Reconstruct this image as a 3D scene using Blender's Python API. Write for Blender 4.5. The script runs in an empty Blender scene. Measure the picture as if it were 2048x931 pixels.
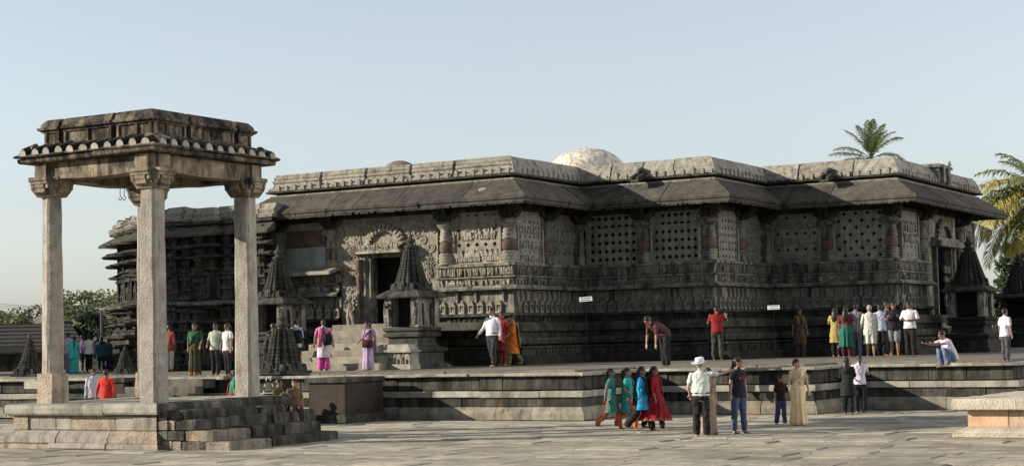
import bpy, math, random
from mathutils import Vector, Matrix
R = random.Random(7)
PI = math.pi
sin, cos = math.sin, math.cos
S = bpy.context.scene
COL = S.collection

# ------------------------------------------------------------------ camera
F, PITCH, ROLL, CH = 3361.6, 0.0642, 0.0227, 2.1055
AZ = 0.5245                                   # the temple stands turned by this angle
cam = bpy.data.cameras.new('camera')
cam.sensor_width = 36
cam.lens = 36 * F / 2048
cam.clip_start = 0.5
cam.clip_end = 5000
co = bpy.data.objects.new('camera', cam)
COL.objects.link(co)
fwd = Vector((0, cos(PITCH), sin(PITCH)))
upv = Vector((0, -sin(PITCH), cos(PITCH)))
rgt = Vector((1, 0, 0))
c_, s_ = cos(ROLL), sin(ROLL)
right_ = rgt * c_ + upv * (-s_)
up_ = rgt * s_ + upv * c_
m = Matrix((right_, up_, -fwd)).transposed().to_4x4()
m.translation = (0, 0, CH)
co.matrix_world = m
S.camera = co
S.render.resolution_x, S.render.resolution_y = 1024, 465

# ------------------------------------------------------------------ daylight
SUN_TO = Vector((-0.996, -0.087, 0.352)).normalized()
EL = math.asin(SUN_TO.z)
AZS = math.atan2(SUN_TO.x, SUN_TO.y)          # clockwise from +Y
w = bpy.data.worlds.new('World')
S.world = w
w.use_nodes = True
nt = w.node_tree
bg = nt.nodes['Background']
sk = nt.nodes.new('ShaderNodeTexSky')
sk.sky_type = 'NISHITA'
sk.sun_disc = False
sk.sun_elevation = EL
sk.sun_rotation = -AZS                        # (the node turns the other way)
sk.air_density = 1.0
sk.dust_density = 1.2
sk.ozone_density = 2.0
hsv = nt.nodes.new('ShaderNodeHueSaturation')   # hazy, pale sky
hsv.inputs['Saturation'].default_value = 0.46
nt.links.new(sk.outputs[0], hsv.inputs['Color'])
nt.links.new(hsv.outputs[0], bg.inputs[0])
bg.inputs[1].default_value = 0.108
sl = bpy.data.lights.new('sun', 'SUN')
sl.energy = 5.0
sl.angle = math.radians(0.5)
sl.color = (1.0, 0.90, 0.76)
so = bpy.data.objects.new('sun', sl)
COL.objects.link(so)
so.rotation_euler = SUN_TO.to_track_quat('Z', 'Y').to_euler()
so.location = (-30, -10, 30)
S.view_settings.view_transform = 'Standard'
S.view_settings.look = 'None'
S.view_settings.exposure = 0.85
S.view_settings.gamma = 1.0

# ------------------------------------------------------------------ helpers
def at(px, py, z):
    """point of the level plane z seen at a place of the photograph"""
    u, v = px - 1024, 465.5 - py
    u, v = u * cos(-ROLL) - v * sin(-ROLL), u * sin(-ROLL) + v * cos(-ROLL)
    d = Vector((u, F * cos(PITCH) - v * sin(PITCH), F * sin(PITCH) + v * cos(PITCH)))
    k = (z - CH) / d.z
    return Vector((d.x * k, d.y * k, z))

def at_d(px, py, dist):
    u, v = px - 1024, 465.5 - py
    u, v = u * cos(-ROLL) - v * sin(-ROLL), u * sin(-ROLL) + v * cos(-ROLL)
    d = Vector((u, F * cos(PITCH) - v * sin(PITCH), F * sin(PITCH) + v * cos(PITCH)))
    k = dist / d.y
    return Vector((d.x * k, dist, CH + d.z * k))

class MB:
    def __init__(s):
        s.v = []; s.f = []
    def add(s, vs, fs):
        n = len(s.v)
        s.v += [tuple(p) for p in vs]
        s.f += [tuple(i + n for i in f) for f in fs]
        return s
    def box(s, x0, x1, y0, y1, z0, z1, top=1.0, mat=None):
        cx, cy = (x0 + x1) / 2, (y0 + y1) / 2
        hx, hy = (x1 - x0) / 2, (y1 - y0) / 2
        vs = [(cx + a * hx * k, cy + b * hy * k, z) for z, k in ((z0, 1), (z1, top)) for a, b in ((-1, -1), (1, -1), (1, 1), (-1, 1))]
        if mat: vs = [mat @ Vector(p) for p in vs]
        return s.add(vs, [(3, 2, 1, 0), (4, 5, 6, 7), (0, 1, 5, 4), (1, 2, 6, 5), (2, 3, 7, 6), (3, 0, 4, 7)])
    def loft(s, rings, cap=True, closed=True):
        n = len(rings[0]); b = len(s.v)
        for r in rings: s.v += [tuple(p) for p in r]
        for i in range(len(rings) - 1):
            for j in range(n if closed else n - 1):
                k = (j + 1) % n
                s.f.append((b + i * n + j, b + i * n + k, b + (i + 1) * n + k, b + (i + 1) * n + j))
        if cap:
            s.f.append(tuple(b + j for j in reversed(range(n))))
            s.f.append(tuple(b + (len(rings) - 1) * n + j for j in range(n)))
        return s
    def lathe(s, prof, n=12, c=(0, 0, 0), sq=None):
        rings = [[(c[0] + r * cos(2 * PI * j / n), c[1] + r * sin(2 * PI * j / n), c[2] + z) for j in range(n)] for r, z in prof]
        return s.loft(rings)
    def tube(s, pts, rad, n=8):
        pts = [Vector(p) for p in pts]
        if not isinstance(rad, (list, tuple)): rad = [rad] * len(pts)
        rings = []
        ref = None
        for i, p in enumerate(pts):
            t = (pts[min(i + 1, len(pts) - 1)] - pts[max(i - 1, 0)])
            if t.length < 1e-6: t = Vector((0, 0, 1))
            t.normalize()
            if ref is None:
                ref = Vector((1, 0, 0)) if abs(t.x) < .8 else Vector((0, 1, 0))
            a = (ref - t * ref.dot(t)).normalized()
            ref = a
            b = t.cross(a)
            r = rad[i]
            rx, ry = r if isinstance(r, (list, tuple)) else (r, r)
            rings.append([p + a * (rx * cos(2 * PI * j / n)) + b * (ry * sin(2 * PI * j / n)) for j in range(n)])
        return s.loft(rings)
    def ball(s, c, rx, ry, rz, n=10, m=7, rot=None):
        rings = []
        for i in range(m + 1):
            a = -PI / 2 + PI * (i * .94 + .03 * m) / m
            ring = []
            for j in range(n):
                p = Vector((rx * cos(a) * cos(2 * PI * j / n), ry * cos(a) * sin(2 * PI * j / n), rz * sin(a)))
                if rot: p = rot @ p
                ring.append(p + Vector(c))
            rings.append(ring)
        return s.loft(rings)
    def ribbon(s, pts, wid, th):
        rings = []
        for i, p in enumerate(pts):
            p = Vector(p); wv = Vector(wid[i])
            t = Vector(pts[min(i + 1, len(pts) - 1)]) - Vector(pts[max(i - 1, 0)])
            nn = t.cross(wv)
            if nn.length < 1e-6: nn = Vector((0, 0, 1))
            nn = nn.normalized() * th
            rings.append([p - wv - nn, p - wv * .33 - nn * 1.6, p + wv * .33 - nn * .6, p + wv - nn, p + wv + nn, p + wv * .33 + nn * 1.4, p - wv * .33 + nn * .4, p - wv + nn])
        return s.loft(rings)
    def mesh(s, name):
        me = bpy.data.meshes.new(name)
        me.from_pydata(s.v, [], s.f)
        me.update()
        return me
    def build(s, name, mat, parent=None, smooth=False, loc=None, rz=0, tag=True):
        me = s.mesh(name)
        if mat: me.materials.append(mat)
        if smooth: me.polygons.foreach_set('use_smooth', [True] * len(me.polygons))
        return inst(name, me, parent, loc, rz)

def inst(name, me, parent=None, loc=None, rz=0, scale=None):
    o = bpy.data.objects.new(name, me)
    COL.objects.link(o)
    if parent: o.parent = parent
    if loc is not None: o.location = loc
    if rz: o.rotation_euler = (0, 0, rz)
    if scale: o.scale = scale
    return o

def thing(name, label, cat, loc=(0, 0, 0), rz=0, group=None):
    o = bpy.data.objects.new(name, None)
    o.empty_display_size = .2
    COL.objects.link(o)
    o.location = loc
    o.rotation_euler = (0, 0, rz)
    return tag(o, label, cat, group)

def tag(o, label=None, cat=None, group=None, kind=None):
    if label: o['label'] = label
    if cat: o['category'] = cat
    if group: o['group'] = group
    if kind: o['kind'] = kind
    return o

# ------------------------------------------------------------------ materials
def new_mat(name):
    mt = bpy.data.materials.new(name)
    mt.use_nodes = True
    t = mt.node_tree
    return mt, t, t.nodes['Principled BSDF']

def nd(t, typ, **kw):
    n = t.nodes.new(typ)
    for k, v in kw.items():
        if k in n.inputs: n.inputs[k].default_value = v
        else: setattr(n, k, v)
    return n

def ramp(t, src, a, b, ca=(0, 0, 0, 1), cb=(1, 1, 1, 1)):
    r = t.nodes.new('ShaderNodeValToRGB')
    r.color_ramp.elements[0].position = a; r.color_ramp.elements[0].color = ca
    r.color_ramp.elements[1].position = b; r.color_ramp.elements[1].color = cb
    t.links.new(src, r.inputs[0])
    return r.outputs[0]

def mixc(t, fac, a, b, mode='MIX'):
    n = t.nodes.new('ShaderNodeMix')
    n.data_type = 'RGBA'; n.blend_type = mode
    for sock, v in ((n.inputs[0], fac), (n.inputs[6], a), (n.inputs[7], b)):
        if hasattr(v, 'links'): t.links.new(v, sock)
        elif isinstance(v, (int, float)): sock.default_value = v
        else: sock.default_value = (*v[:3], 1)
    return n.outputs[2]

def stone(name, c1, c2, c3=None, stain=(.02, .02, .018), stain_amt=.5, sc=1.0, bump=.5, pit=0.0, rnd=.35, streak=.5, rough=.9, patch=.55, patch_lo=None):
    """c1/c2 grain tones, c3 a second mineral patch colour, stain = black lichen and soot streaks"""
    mt, t, b = new_mat(name)
    L = t.links.new
    tc = nd(t, 'ShaderNodeTexCoord')
    co_ = tc.outputs['Object']
    n1 = nd(t, 'ShaderNodeTexNoise', Scale=2.2 * sc, Detail=8.0, Roughness=.65); L(co_, n1.inputs['Vector'])
    col = mixc(t, ramp(t, n1.outputs[0], .35, .66), c1, c2)
    n2 = nd(t, 'ShaderNodeTexNoise', Scale=.9 * sc, Detail=4.0, Roughness=.6); L(co_, n2.inputs['Vector'])
    if c3: col = mixc(t, ramp(t, n2.outputs[0], patch, patch + .13), col, c3)
    mp = nd(t, 'ShaderNodeMapping'); mp.inputs['Scale'].default_value = (2.6 * sc, 2.6 * sc, .55 * sc); mp.inputs['Location'].default_value = (3.1, 1.7, .4)
    L(co_, mp.inputs[0])
    n3 = nd(t, 'ShaderNodeTexNoise', Scale=1.0, Detail=7.0, Roughness=.7); L(mp.outputs[0], n3.inputs['Vector'])
    st = ramp(t, n3.outputs[0], .62 - .3 * stain_amt, .80 - .3 * stain_amt)
    mm = nd(t, 'ShaderNodeMath', operation='MULTIPLY'); L(st, mm.inputs[0]); mm.inputs[1].default_value = streak
    col = mixc(t, mm.outputs[0], col, stain)
    oi = nd(t, 'ShaderNodeObjectInfo')
    mr = nd(t, 'ShaderNodeMapRange'); L(oi.outputs['Random'], mr.inputs[0])
    mr.inputs[3].default_value = 1 - rnd; mr.inputs[4].default_value = 1 + rnd * .7
    hs = nd(t, 'ShaderNodeHueSaturation'); L(col, hs.inputs['Color']); L(mr.outputs[0], hs.inputs['Value'])
    L(hs.outputs[0], b.inputs['Base Color'])
    b.inputs['Roughness'].default_value = rough
    b.inputs['Specular IOR Level'].default_value = .25
    n4 = nd(t, 'ShaderNodeTexNoise', Scale=16.0 * sc, Detail=6.0, Roughness=.7); L(co_, n4.inputs['Vector'])
    h = n4.outputs[0]
    if pit:
        vo = nd(t, 'ShaderNodeTexVoronoi', Scale=15.0 * sc); L(co_, vo.inputs['Vector'])
        pr = ramp(t, vo.outputs[0], .05, .45)
        ad = nd(t, 'ShaderNodeMath', operation='MULTIPLY_ADD'); L(pr, ad.inputs[0]); ad.inputs[1].default_value = pit; L(h, ad.inputs[2])
        h = ad.outputs[0]
    ad2 = nd(t, 'ShaderNodeMath', operation='MULTIPLY_ADD'); L(n1.outputs[0], ad2.inputs[0]); ad2.inputs[1].default_value = 1.2; L(h, ad2.inputs[2])
    bp = nd(t, 'ShaderNodeBump', Strength=bump, Distance=.03); L(ad2.outputs[0], bp.inputs['Height'])
    L(bp.outputs[0], b.inputs['Normal'])
    return mt

_cl = {}
def cloth(col, pattern=None, col2=None, rough=.85):
    key = (col, pattern, col2)
    if key in _cl: return _cl[key]
    col = tuple(x * .80 for x in col)
    if col2: col2 = tuple(x * .85 for x in col2)
    mt, t, b = new_mat('cloth')
    L = t.links.new
    tc = nd(t, 'ShaderNodeTexCoord')
    n = nd(t, 'ShaderNodeTexNoise', Scale=9.0, Detail=4.0); L(tc.outputs['Object'], n.inputs['Vector'])
    c = mixc(t, ramp(t, n.outputs[0], .3, .7), tuple(x * .8 for x in col), col)
    if pattern == 'check':
        sx = nd(t, 'ShaderNodeSeparateXYZ'); L(tc.outputs['Object'], sx.inputs[0])
        for i, k in ((0, 26.), (2, 26.)):
            a = nd(t, 'ShaderNodeMath', operation='MULTIPLY'); L(sx.outputs[i], a.inputs[0]); a.inputs[1].default_value = k
            fr = nd(t, 'ShaderNodeMath', operation='FRACT'); L(a.outputs[0], fr.inputs[0])
            gt = nd(t, 'ShaderNodeMath', operation='GREATER_THAN'); L(fr.outputs[0], gt.inputs[0]); gt.inputs[1].default_value = .55
            c = mixc(t, gt.outputs[0], c, col2)
    elif pattern == 'stripe':
        sx = nd(t, 'ShaderNodeSeparateXYZ'); L(tc.outputs['Object'], sx.inputs[0])
        a = nd(t, 'ShaderNodeMath', operation='MULTIPLY'); L(sx.outputs[2], a.inputs[0]); a.inputs[1].default_value = 7.0
        fr = nd(t, 'ShaderNodeMath', operation='FRACT'); L(a.outputs[0], fr.inputs[0])
        gt = nd(t, 'ShaderNodeMath', operation='GREATER_THAN'); L(fr.outputs[0], gt.inputs[0]); gt.inputs[1].default_value = .5
        c = mixc(t, gt.outputs[0], c, col2)
    elif pattern == 'print':
        vo = nd(t, 'ShaderNodeTexVoronoi', Scale=22.0); L(tc.outputs['Object'], vo.inputs['Vector'])
        c = mixc(t, ramp(t, vo.outputs[0], .30, .42, (1, 1, 1, 1), (0, 0, 0, 1)), c, col2)
    L(c, b.inputs['Base Color'])
    b.inputs['Roughness'].default_value = rough
    b.inputs['Specular IOR Level'].default_value = .2
    mp = nd(t, 'ShaderNodeMapping'); mp.inputs['Scale'].default_value = (14, 14, 5); L(tc.outputs['Object'], mp.inputs[0])
    n2 = nd(t, 'ShaderNodeTexNoise', Scale=1.0, Detail=3.0); L(mp.outputs[0], n2.inputs['Vector'])
    bp = nd(t, 'ShaderNodeBump', Strength=.8, Distance=.04); L(n2.outputs[0], bp.inputs['Height']); L(bp.outputs[0], b.inputs['Normal'])
    _cl[key] = mt
    return mt

def plain(name, col, rough=.6, noise=.15, sc=6):
    mt, t, b = new_mat(name)
    L = t.links.new
    tc = nd(t, 'ShaderNodeTexCoord')
    n = nd(t, 'ShaderNodeTexNoise', Scale=float(sc), Detail=5.0); L(tc.outputs['Object'], n.inputs['Vector'])
    c = mixc(t, ramp(t, n.outputs[0], .3, .7), tuple(x * (1 - noise) for x in col), tuple(min(1, x * (1 + noise)) for x in col))
    L(c, b.inputs['Base Color'])
    b.inputs['Roughness'].default_value = rough
    b.inputs['Specular IOR Level'].default_value = .3
    return mt

M = {}
M['granite'] = stone('granite', (.215, .19, .158), (.335, .31, .268), (.30, .20, .125), stain=(.07, .064, .057), stain_amt=.4, sc=1.4, bump=.75, pit=.5, rnd=.14, streak=.65, patch=.62)
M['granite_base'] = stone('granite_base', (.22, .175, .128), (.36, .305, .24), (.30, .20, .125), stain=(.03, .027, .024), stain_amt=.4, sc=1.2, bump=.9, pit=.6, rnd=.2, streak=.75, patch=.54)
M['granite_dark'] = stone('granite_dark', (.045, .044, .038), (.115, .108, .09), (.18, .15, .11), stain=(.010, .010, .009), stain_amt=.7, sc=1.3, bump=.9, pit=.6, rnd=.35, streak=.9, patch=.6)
M['granite_step'] = stone('stained_step_granite', (.12, .105, .08), (.27, .235, .185), (.28, .20, .13), stain=(.025, .023, .02), stain_amt=.5, sc=1.4, bump=.9, pit=.6, rnd=.2, streak=.8)
M['pav_roof'] = stone('pavilion_roof_stone', (.085, .072, .053), (.27, .22, .155), (.025, .023, .019), stain=(.007, .007, .006), stain_amt=.65, sc=1.7, bump=1.0, pit=.5, rnd=.2, streak=.95, patch=.48)
M['pav_beam'] = stone('pavilion_beam_stone', (.12, .098, .07), (.33, .27, .195), (.045, .04, .034), stain=(.014, .013, .012), stain_amt=.5, sc=1.3, bump=.8, pit=.4, rnd=.15, streak=.9, patch=.52)
M['lip'] = stone('tile_lip_stone', (0.252, 0.228, 0.186), (0.372, 0.348, 0.300), stain=(0.030, 0.027, 0.024), stain_amt=.35, sc=2.5, bump=.7, rnd=.2, streak=.8)
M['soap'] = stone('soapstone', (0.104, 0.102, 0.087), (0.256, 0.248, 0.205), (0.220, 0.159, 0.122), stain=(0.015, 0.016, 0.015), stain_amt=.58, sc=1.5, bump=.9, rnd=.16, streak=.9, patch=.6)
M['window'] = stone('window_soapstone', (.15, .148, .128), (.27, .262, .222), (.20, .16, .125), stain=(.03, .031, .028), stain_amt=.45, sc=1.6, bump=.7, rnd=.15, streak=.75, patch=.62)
M['soap_lit'] = stone('sunlit_soapstone', (0.168, 0.158, 0.128), (0.336, 0.311, 0.248), (0.277, 0.206, 0.139), stain=(0.038, 0.035, 0.030), stain_amt=.45, sc=1.7, bump=.9, rnd=.15, streak=.75, patch=.58)  # same stone as soapstone, sunlight put into its paler colour for the lit wall
M['soap_dark'] = stone('dark_soapstone', (.026, .027, .023), (.075, .074, .060), (.105, .085, .062), stain=(.007, .008, .007), stain_amt=.6, sc=1.2, bump=.9, rnd=.25, streak=.85, patch=.63)  # darker soapstone tone for plinth bands, beam, brackets and shrines
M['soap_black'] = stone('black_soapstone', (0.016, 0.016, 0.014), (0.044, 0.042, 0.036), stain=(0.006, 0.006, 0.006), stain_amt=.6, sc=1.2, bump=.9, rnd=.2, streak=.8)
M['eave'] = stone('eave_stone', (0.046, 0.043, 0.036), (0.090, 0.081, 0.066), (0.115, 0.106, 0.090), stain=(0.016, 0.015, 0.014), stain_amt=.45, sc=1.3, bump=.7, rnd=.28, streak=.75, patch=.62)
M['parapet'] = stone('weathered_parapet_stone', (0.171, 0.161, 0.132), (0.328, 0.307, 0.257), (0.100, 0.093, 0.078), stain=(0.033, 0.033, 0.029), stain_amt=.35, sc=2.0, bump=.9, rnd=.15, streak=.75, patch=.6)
M['red'] = stone('red_ochre_stone', (0.081, 0.053, 0.042), (0.136, 0.090, 0.071), (0.155, 0.136, 0.112), stain=(0.031, 0.026, 0.024), stain_amt=.4, sc=1.5, bump=.5, rnd=.15, streak=.6, patch=.56)
M['blue'] = stone('blue_grey_stone', (.20, .215, .21), (.30, .31, .30), stain=(.12, .12, .11), stain_amt=.4, sc=1.2, bump=.35, rnd=.06, streak=.5)
M['terrace'] = stone('terrace_stone', (0.032, 0.032, 0.027), (0.081, 0.078, 0.063), (0.119, 0.098, 0.066), stain=(0.006, 0.007, 0.006), stain_amt=.6, sc=1.2, bump=.8, pit=.3, rnd=.35, streak=.9, patch=.62)
M['plinth_sand'] = stone('sandy_plinth_stone', (.13, .12, .095), (.27, .245, .19), (.30, .235, .15), stain=(.03, .03, .026), stain_amt=.4, sc=1.2, bump=.8, rnd=.2, streak=.8)
M['terrace_top'] = stone('terrace_coping_stone', (.19, .183, .152), (.33, .315, .26), (.14, .14, .118), stain=(.05, .05, .044), stain_amt=.3, sc=1.3, bump=.7, pit=.3, rnd=.2, streak=.6)
M['paving'] = stone('paving_stone', (.205, .188, .148), (.355, .325, .255), (.40, .335, .24), stain=(.08, .075, .06), stain_amt=.35, sc=.8, bump=.8, pit=.2, rnd=.28, streak=.6, patch=.56)
M['joint'] = stone('sandy_ground', (.11, .10, .078), (.20, .18, .14), sc=.5, bump=.5, stain=(.06, .055, .045), stain_amt=.3, rnd=0, streak=.5)
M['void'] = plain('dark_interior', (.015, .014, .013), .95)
M['plaster'] = stone('white_plaster', (0.403, 0.381, 0.336), (0.627, 0.594, 0.526), (0.314, 0.258, 0.190), stain=(0.101, 0.095, 0.078), stain_amt=.5, sc=2.4, bump=.5, rnd=0, streak=.75, patch=.56)
M['dome2'] = stone('brown_plaster', (.12, .105, .085), (.20, .175, .14), sc=2, bump=.5, rnd=0, stain_amt=.3)
M['terrace_step'] = stone('dark_step_stone', (.06, .056, .045), (.13, .12, .095), stain=(.02, .02, .017), stain_amt=.45, sc=1.2, bump=.7, rnd=.2, streak=.8)
M['step'] = stone('step_stone', (.15, .135, .105), (.265, .24, .185), stain=(.06, .055, .045), stain_amt=.35, sc=1.2, bump=.6, rnd=.2, streak=.6)
M['floor'] = stone('worn_floor_stone', (.11, .098, .075), (.19, .172, .135), stain=(.05, .045, .036), stain_amt=.35, sc=1.1, bump=.6, rnd=.2, streak=.6)
M['metal'] = plain('dull_metal', (.10, .095, .09), .5)
M['sign'] = plain('white_painted_board', (.74, .76, .76), .5, .04)
M['ink'] = plain('dark_lettering', (.06, .07, .09), .6, .05)
M['wood'] = plain('grey_wood', (.07, .06, .055), .8, .3)
M['tile'] = stone('roof_tiles_dark', (0.030, 0.029, 0.026), (0.060, 0.055, 0.048), sc=2, bump=.8, rnd=.1, stain_amt=.3)

RZ = -AZ                                       # local x = along the lit walls to the right, y = away
AX = Vector((cos(AZ), -sin(AZ), 0)); BX = Vector((sin(AZ), cos(AZ), 0))

# ------------------------------------------------------------------ sweeps along a plan line (outside = right of travel)
def dirs(path, closed=False):
    """unit normal per segment, mitre vector per vertex"""
    n = len(path)
    seg = []
    for i in range(n if closed else n - 1):
        a, b = path[i], path[(i + 1) % n]
        d = Vector((b[0] - a[0], b[1] - a[1])).normalized()
        seg.append(Vector((d.y, -d.x)))
    mit = []
    for i in range(n):
        if closed: a, b = seg[i - 1], seg[i]
        else: a, b = seg[max(i - 1, 0)], seg[min(i, len(seg) - 1)]
        mv = a + b
        mit.append(mv / max(.2, 1 + a.dot(b)))
    return seg, mit

def sweep(mb, path, prof, closed=False):
    seg, mit = dirs(path, closed)
    n = len(path); k = len(prof); b = len(mb.v)
    for p, mv in zip(path, mit):
        for o, z in prof: mb.v.append((p[0] + mv.x * o, p[1] + mv.y * o, z))
    for i in range(n if closed else n - 1):
        for j in range(k - 1):
            a0 = b + i * k; a1 = b + ((i + 1) % n) * k
            mb.f.append((a0 + j, a1 + j, a1 + j + 1, a0 + j + 1))
    return mb

def pieces(path, prof, size, name, mat, parent, gap=.012, jz=.01, jo=.012, segs=None, mats=None, skip=None, vary=.3, big=None):
    """cut a swept closed profile into single stones, each an object"""
    seg, mit = dirs(path)
    out = []
    for i in range(len(path) - 1):
        if segs is not None and i not in segs: continue
        a = Vector(path[i]); b_ = Vector(path[i + 1])
        Ln = (b_ - a).length
        n = max(1, round(Ln / size))
        cuts = [0] + sorted((j + R.uniform(-vary, vary) * .8) / n for j in range(1, n)) + [1]
        for j in range(n):
            t0, t1 = cuts[j], cuts[j + 1]
            m0 = mit[i] if j == 0 else seg[i]
            m1 = mit[i + 1] if j == n - 1 else seg[i]
            d = (b_ - a) / Ln
            p0 = a + (b_ - a) * t0 + (d * gap / 2 if j else d * 0)
            p1 = a + (b_ - a) * t1 - (d * gap / 2 if j < n - 1 else d * 0)
            if skip and skip(i, (p0 + p1) / 2): continue
            do = R.uniform(-jo, jo); dz = R.uniform(-jz, jz)
            k0 = [(p0.x + m0.x * (o + do), p0.y + m0.y * (o + do), z + dz) for o, z in prof]
            k1 = [(p1.x + m1.x * (o + do), p1.y + m1.y * (o + do), z + dz + R.uniform(-jz, jz) * .5) for o, z in prof]
            mb = MB().loft([k0, k1])
            out.append(mb.build(name, mats[R.randrange(len(mats))] if mats else mat, parent))
    return out

def along(path, i, t, off=0.0):
    a = Vector(path[i]); b_ = Vector(path[i + 1])
    d = (b_ - a).normalized()
    nn = Vector((d.y, -d.x))
    p = a + d * t + nn * off
    return p, math.atan2(d.y, d.x), (b_ - a).length

def rect(o0, o1, z0, z1, ch=.015):
    """closed profile, counter-clockwise seen along travel, slightly chamfered at the outer edges"""
    return [(o0, z0), (o1 - ch, z0), (o1, z0 + ch), (o1, z1 - ch), (o1 - ch, z1), (o0, z1)]

def figure_motif(mb, x, y, z, h, d, rz, wob):
    """a small carved figure standing out of a band: hips, chest, head, arm, halo slab"""
    mt = Matrix.Translation((x, y, z)) @ Matrix.Rotation(rz, 4, 'Z')
    q = h * wob
    kind = R.random()
    if kind < .55:
        lean_ = R.uniform(-.12, .12) * q
        mb.box(-.17 * q, -.02 * q, -d * .8, .02, 0, .5 * h, .8, mt)
        mb.box(.03 * q, .19 * q, -d * .7, .02, .02 * h, .48 * h, .8, mt)
        mb.box(-.17 * q + lean_, .18 * q + lean_, -d, .02, .42 * h, .78 * h, .75, mt)
        mb.box(-.09 * q + lean_ * 1.6, .09 * q + lean_ * 1.6, -d * .9, .02, .76 * h, 1.0 * h, .7, mt)
        sg = R.choice((-1, 1))
        mb.box(sg * .2 * q - .05 * q, sg * .2 * q + .09 * q, -d * .7, .02, .3 * h, .75 * h, 1.2, mt)
    elif kind < .8:
        sg = R.choice((-1, 1))
        mb.box(-.32 * q, .28 * q, -d, .02, .34 * h, .72 * h, .85, mt)
        for x_ in (-.26, -.1, .1, .22): mb.box((x_ - .05) * q, (x_ + .05) * q, -d * .8, .02, 0, .36 * h, 1.1, mt)
        mb.box(sg * .34 * q - .1 * q, sg * .34 * q + .1 * q, -d * 1.1, .02, .5 * h, .95 * h, .7, mt)
        mb.box(sg * .42 * q - .04 * q, sg * .42 * q + .05 * q, -d * .8, .02, .1 * h, .55 * h, 1.2, mt)
    else:
        for j_ in range(5):
            cx_, cz_ = R.uniform(-.22, .22) * q, R.uniform(.15, .85) * h
            mb.box(cx_ - .1 * q, cx_ + .1 * q, -d * R.uniform(.5, 1.1), .02, cz_ - .13 * h, cz_ + .13 * h, .6, mt)

def relief(path, i, t0, t1, z0, z1, off, depth, step, name, mat, parent, kind='stuff'):
    mb = MB()
    t = t0 + step * .5
    while t < t1 - step * .3:
        p, rz, _ = along(path, i, t, off)
        if R.random() < .94: figure_motif(mb, p.x, p.y, z0, (z1 - z0) * R.uniform(.7, 1), depth * R.uniform(.7, 1.2), rz, R.uniform(.8, 1.4))
        t += step * R.uniform(.75, 1.2)
    o = mb.build(name, mat, parent)
    if kind: o['kind'] = kind
    return o

# ------------------------------------------------------------------ ground and paving
FLOOR = 1.31
gm = MB().add([(-900, -60, -.03), (900, -60, -.03), (900, 1500, -.03), (-900, 1500, -.03)], [(0, 1, 2, 3)])
ground = gm.build('ground', M['joint']); tag(ground, kind='structure')
pav_root = bpy.data.objects.new('pavement', None); COL.objects.link(pav_root)
pav_root.location = (1.73, 44.0, 0); pav_root.rotation_euler = (0, 0, RZ)
tag(pav_root, kind='structure')
slabs = []
yb = -24.0
rr = random.Random(3)
while yb < 6.5:
    dep = rr.uniform(.62, 1.05)
    xa = -24 + rr.uniform(0, 1)
    while xa < 26:
        ln = rr.uniform(.9, 2.1)
        wx, wy = 1.73 + AX.x * (xa + ln / 2) + BX.x * (yb + dep / 2), 44 + AX.y * (xa + ln / 2) + BX.y * (yb + dep / 2)
        if 26.5 < wy < 50 and abs(wx) < .325 * wy + .8:
            slabs.append((wy, xa, xa + ln - rr.uniform(.012, .04), yb, yb + dep - rr.uniform(.015, .05)))
        xa += ln
    yb += dep
slabs.sort()
rest = MB()
def slab_mesh(mb, x0, x1, y0, y1):
    z = rr.uniform(-.012, .012); tx = rr.uniform(-.006, .006)
    vs = []
    for zz, k in ((-.05, 0), (z - .008, 0), (z, .012)):
        for a, b in ((0, 0), (1, 0), (1, 1), (0, 1)):
            vs.append((x0 + k + (x1 - x0 - 2 * k) * a + 0, y0 + k + (y1 - y0 - 2 * k) * b, zz + (tx if a else -tx) * (zz > -.04)))
    fs = [(8, 9, 10, 11)]
    for l in (0, 4):
        for j in range(4): fs.append((l + j, l + (j + 1) % 4, l + 4 + (j + 1) % 4, l + 4 + j))
    mb.add(vs, fs)
for i, (wy, x0, x1, y0, y1) in enumerate(slabs):
    if i < 298:
        mb = MB(); slab_mesh(mb, x0, x1, y0, y1)
        mb.build('paving_slab', M['paving'], pav_root)
    else: slab_mesh(rest, x0, x1, y0, y1)
if rest.v:
    tag(rest.build('paving_slabs', M['paving'], pav_root), kind='stuff')

# ------------------------------------------------------------------ terrace the temple stands on
T0 = Vector((1.73, 44.0))
terr = thing('stone_terrace', 'long stepped stone terrace of ledges and blocks on which the temple stands', 'terrace', (T0.x, T0.y, 0), RZ)
TP = [(-34, 0), (0, 0), (0, 3.66), (5.03, 3.66), (5.03, 6.2), (9.73, 6.2), (9.73, 17)]
core = MB()
sweep(core, TP, [(-.36, 0), (-.36, 1.2)])
core.build('core_wall', M['soap_black'], terr)
fl = MB()
fp = [(-34, .9), (-.9, .9), (-.9, 4.56), (4.13, 4.56), (4.13, 7.1), (8.83, 7.1), (8.83, 60), (-34, 60)]
fl.add([(x, y, 1.302) for x, y in fp], [tuple(range(len(fp)))])
fl.build('terrace_floor', M['floor'], terr)
pieces(TP, [(-1.5, 1.19), (-.47, 1.19), (-.45, 1.205), (-.45, 1.30), (-.465, 1.312), (-1.5, 1.312)], 1.5, 'floor_slab', M['floor'], terr, jz=.006, jo=.03)
pieces(TP, [(-.9, 1.165), (-.02, 1.165), (0, 1.18), (0, 1.235), (-.02, 1.25), (-.9, 1.25)], 1.2, 'coping_slab', M['terrace_top'], terr, jz=.008, jo=.035)
pieces(TP, rect(-.5, -.2, .80, 1.163), .85, 'wall_block', M['terrace'], terr, jz=.002, jo=.02)
pieces(TP, rect(-.5, 0, .605, .775, .012), 1.5, 'ledge_slab', M['terrace_top'], terr, jz=.006, jo=.015)
pieces(TP, rect(-.5, -.07, .36, .603), .95, 'wall_block', M['terrace'], terr, jz=.002, jo=.015)
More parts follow.
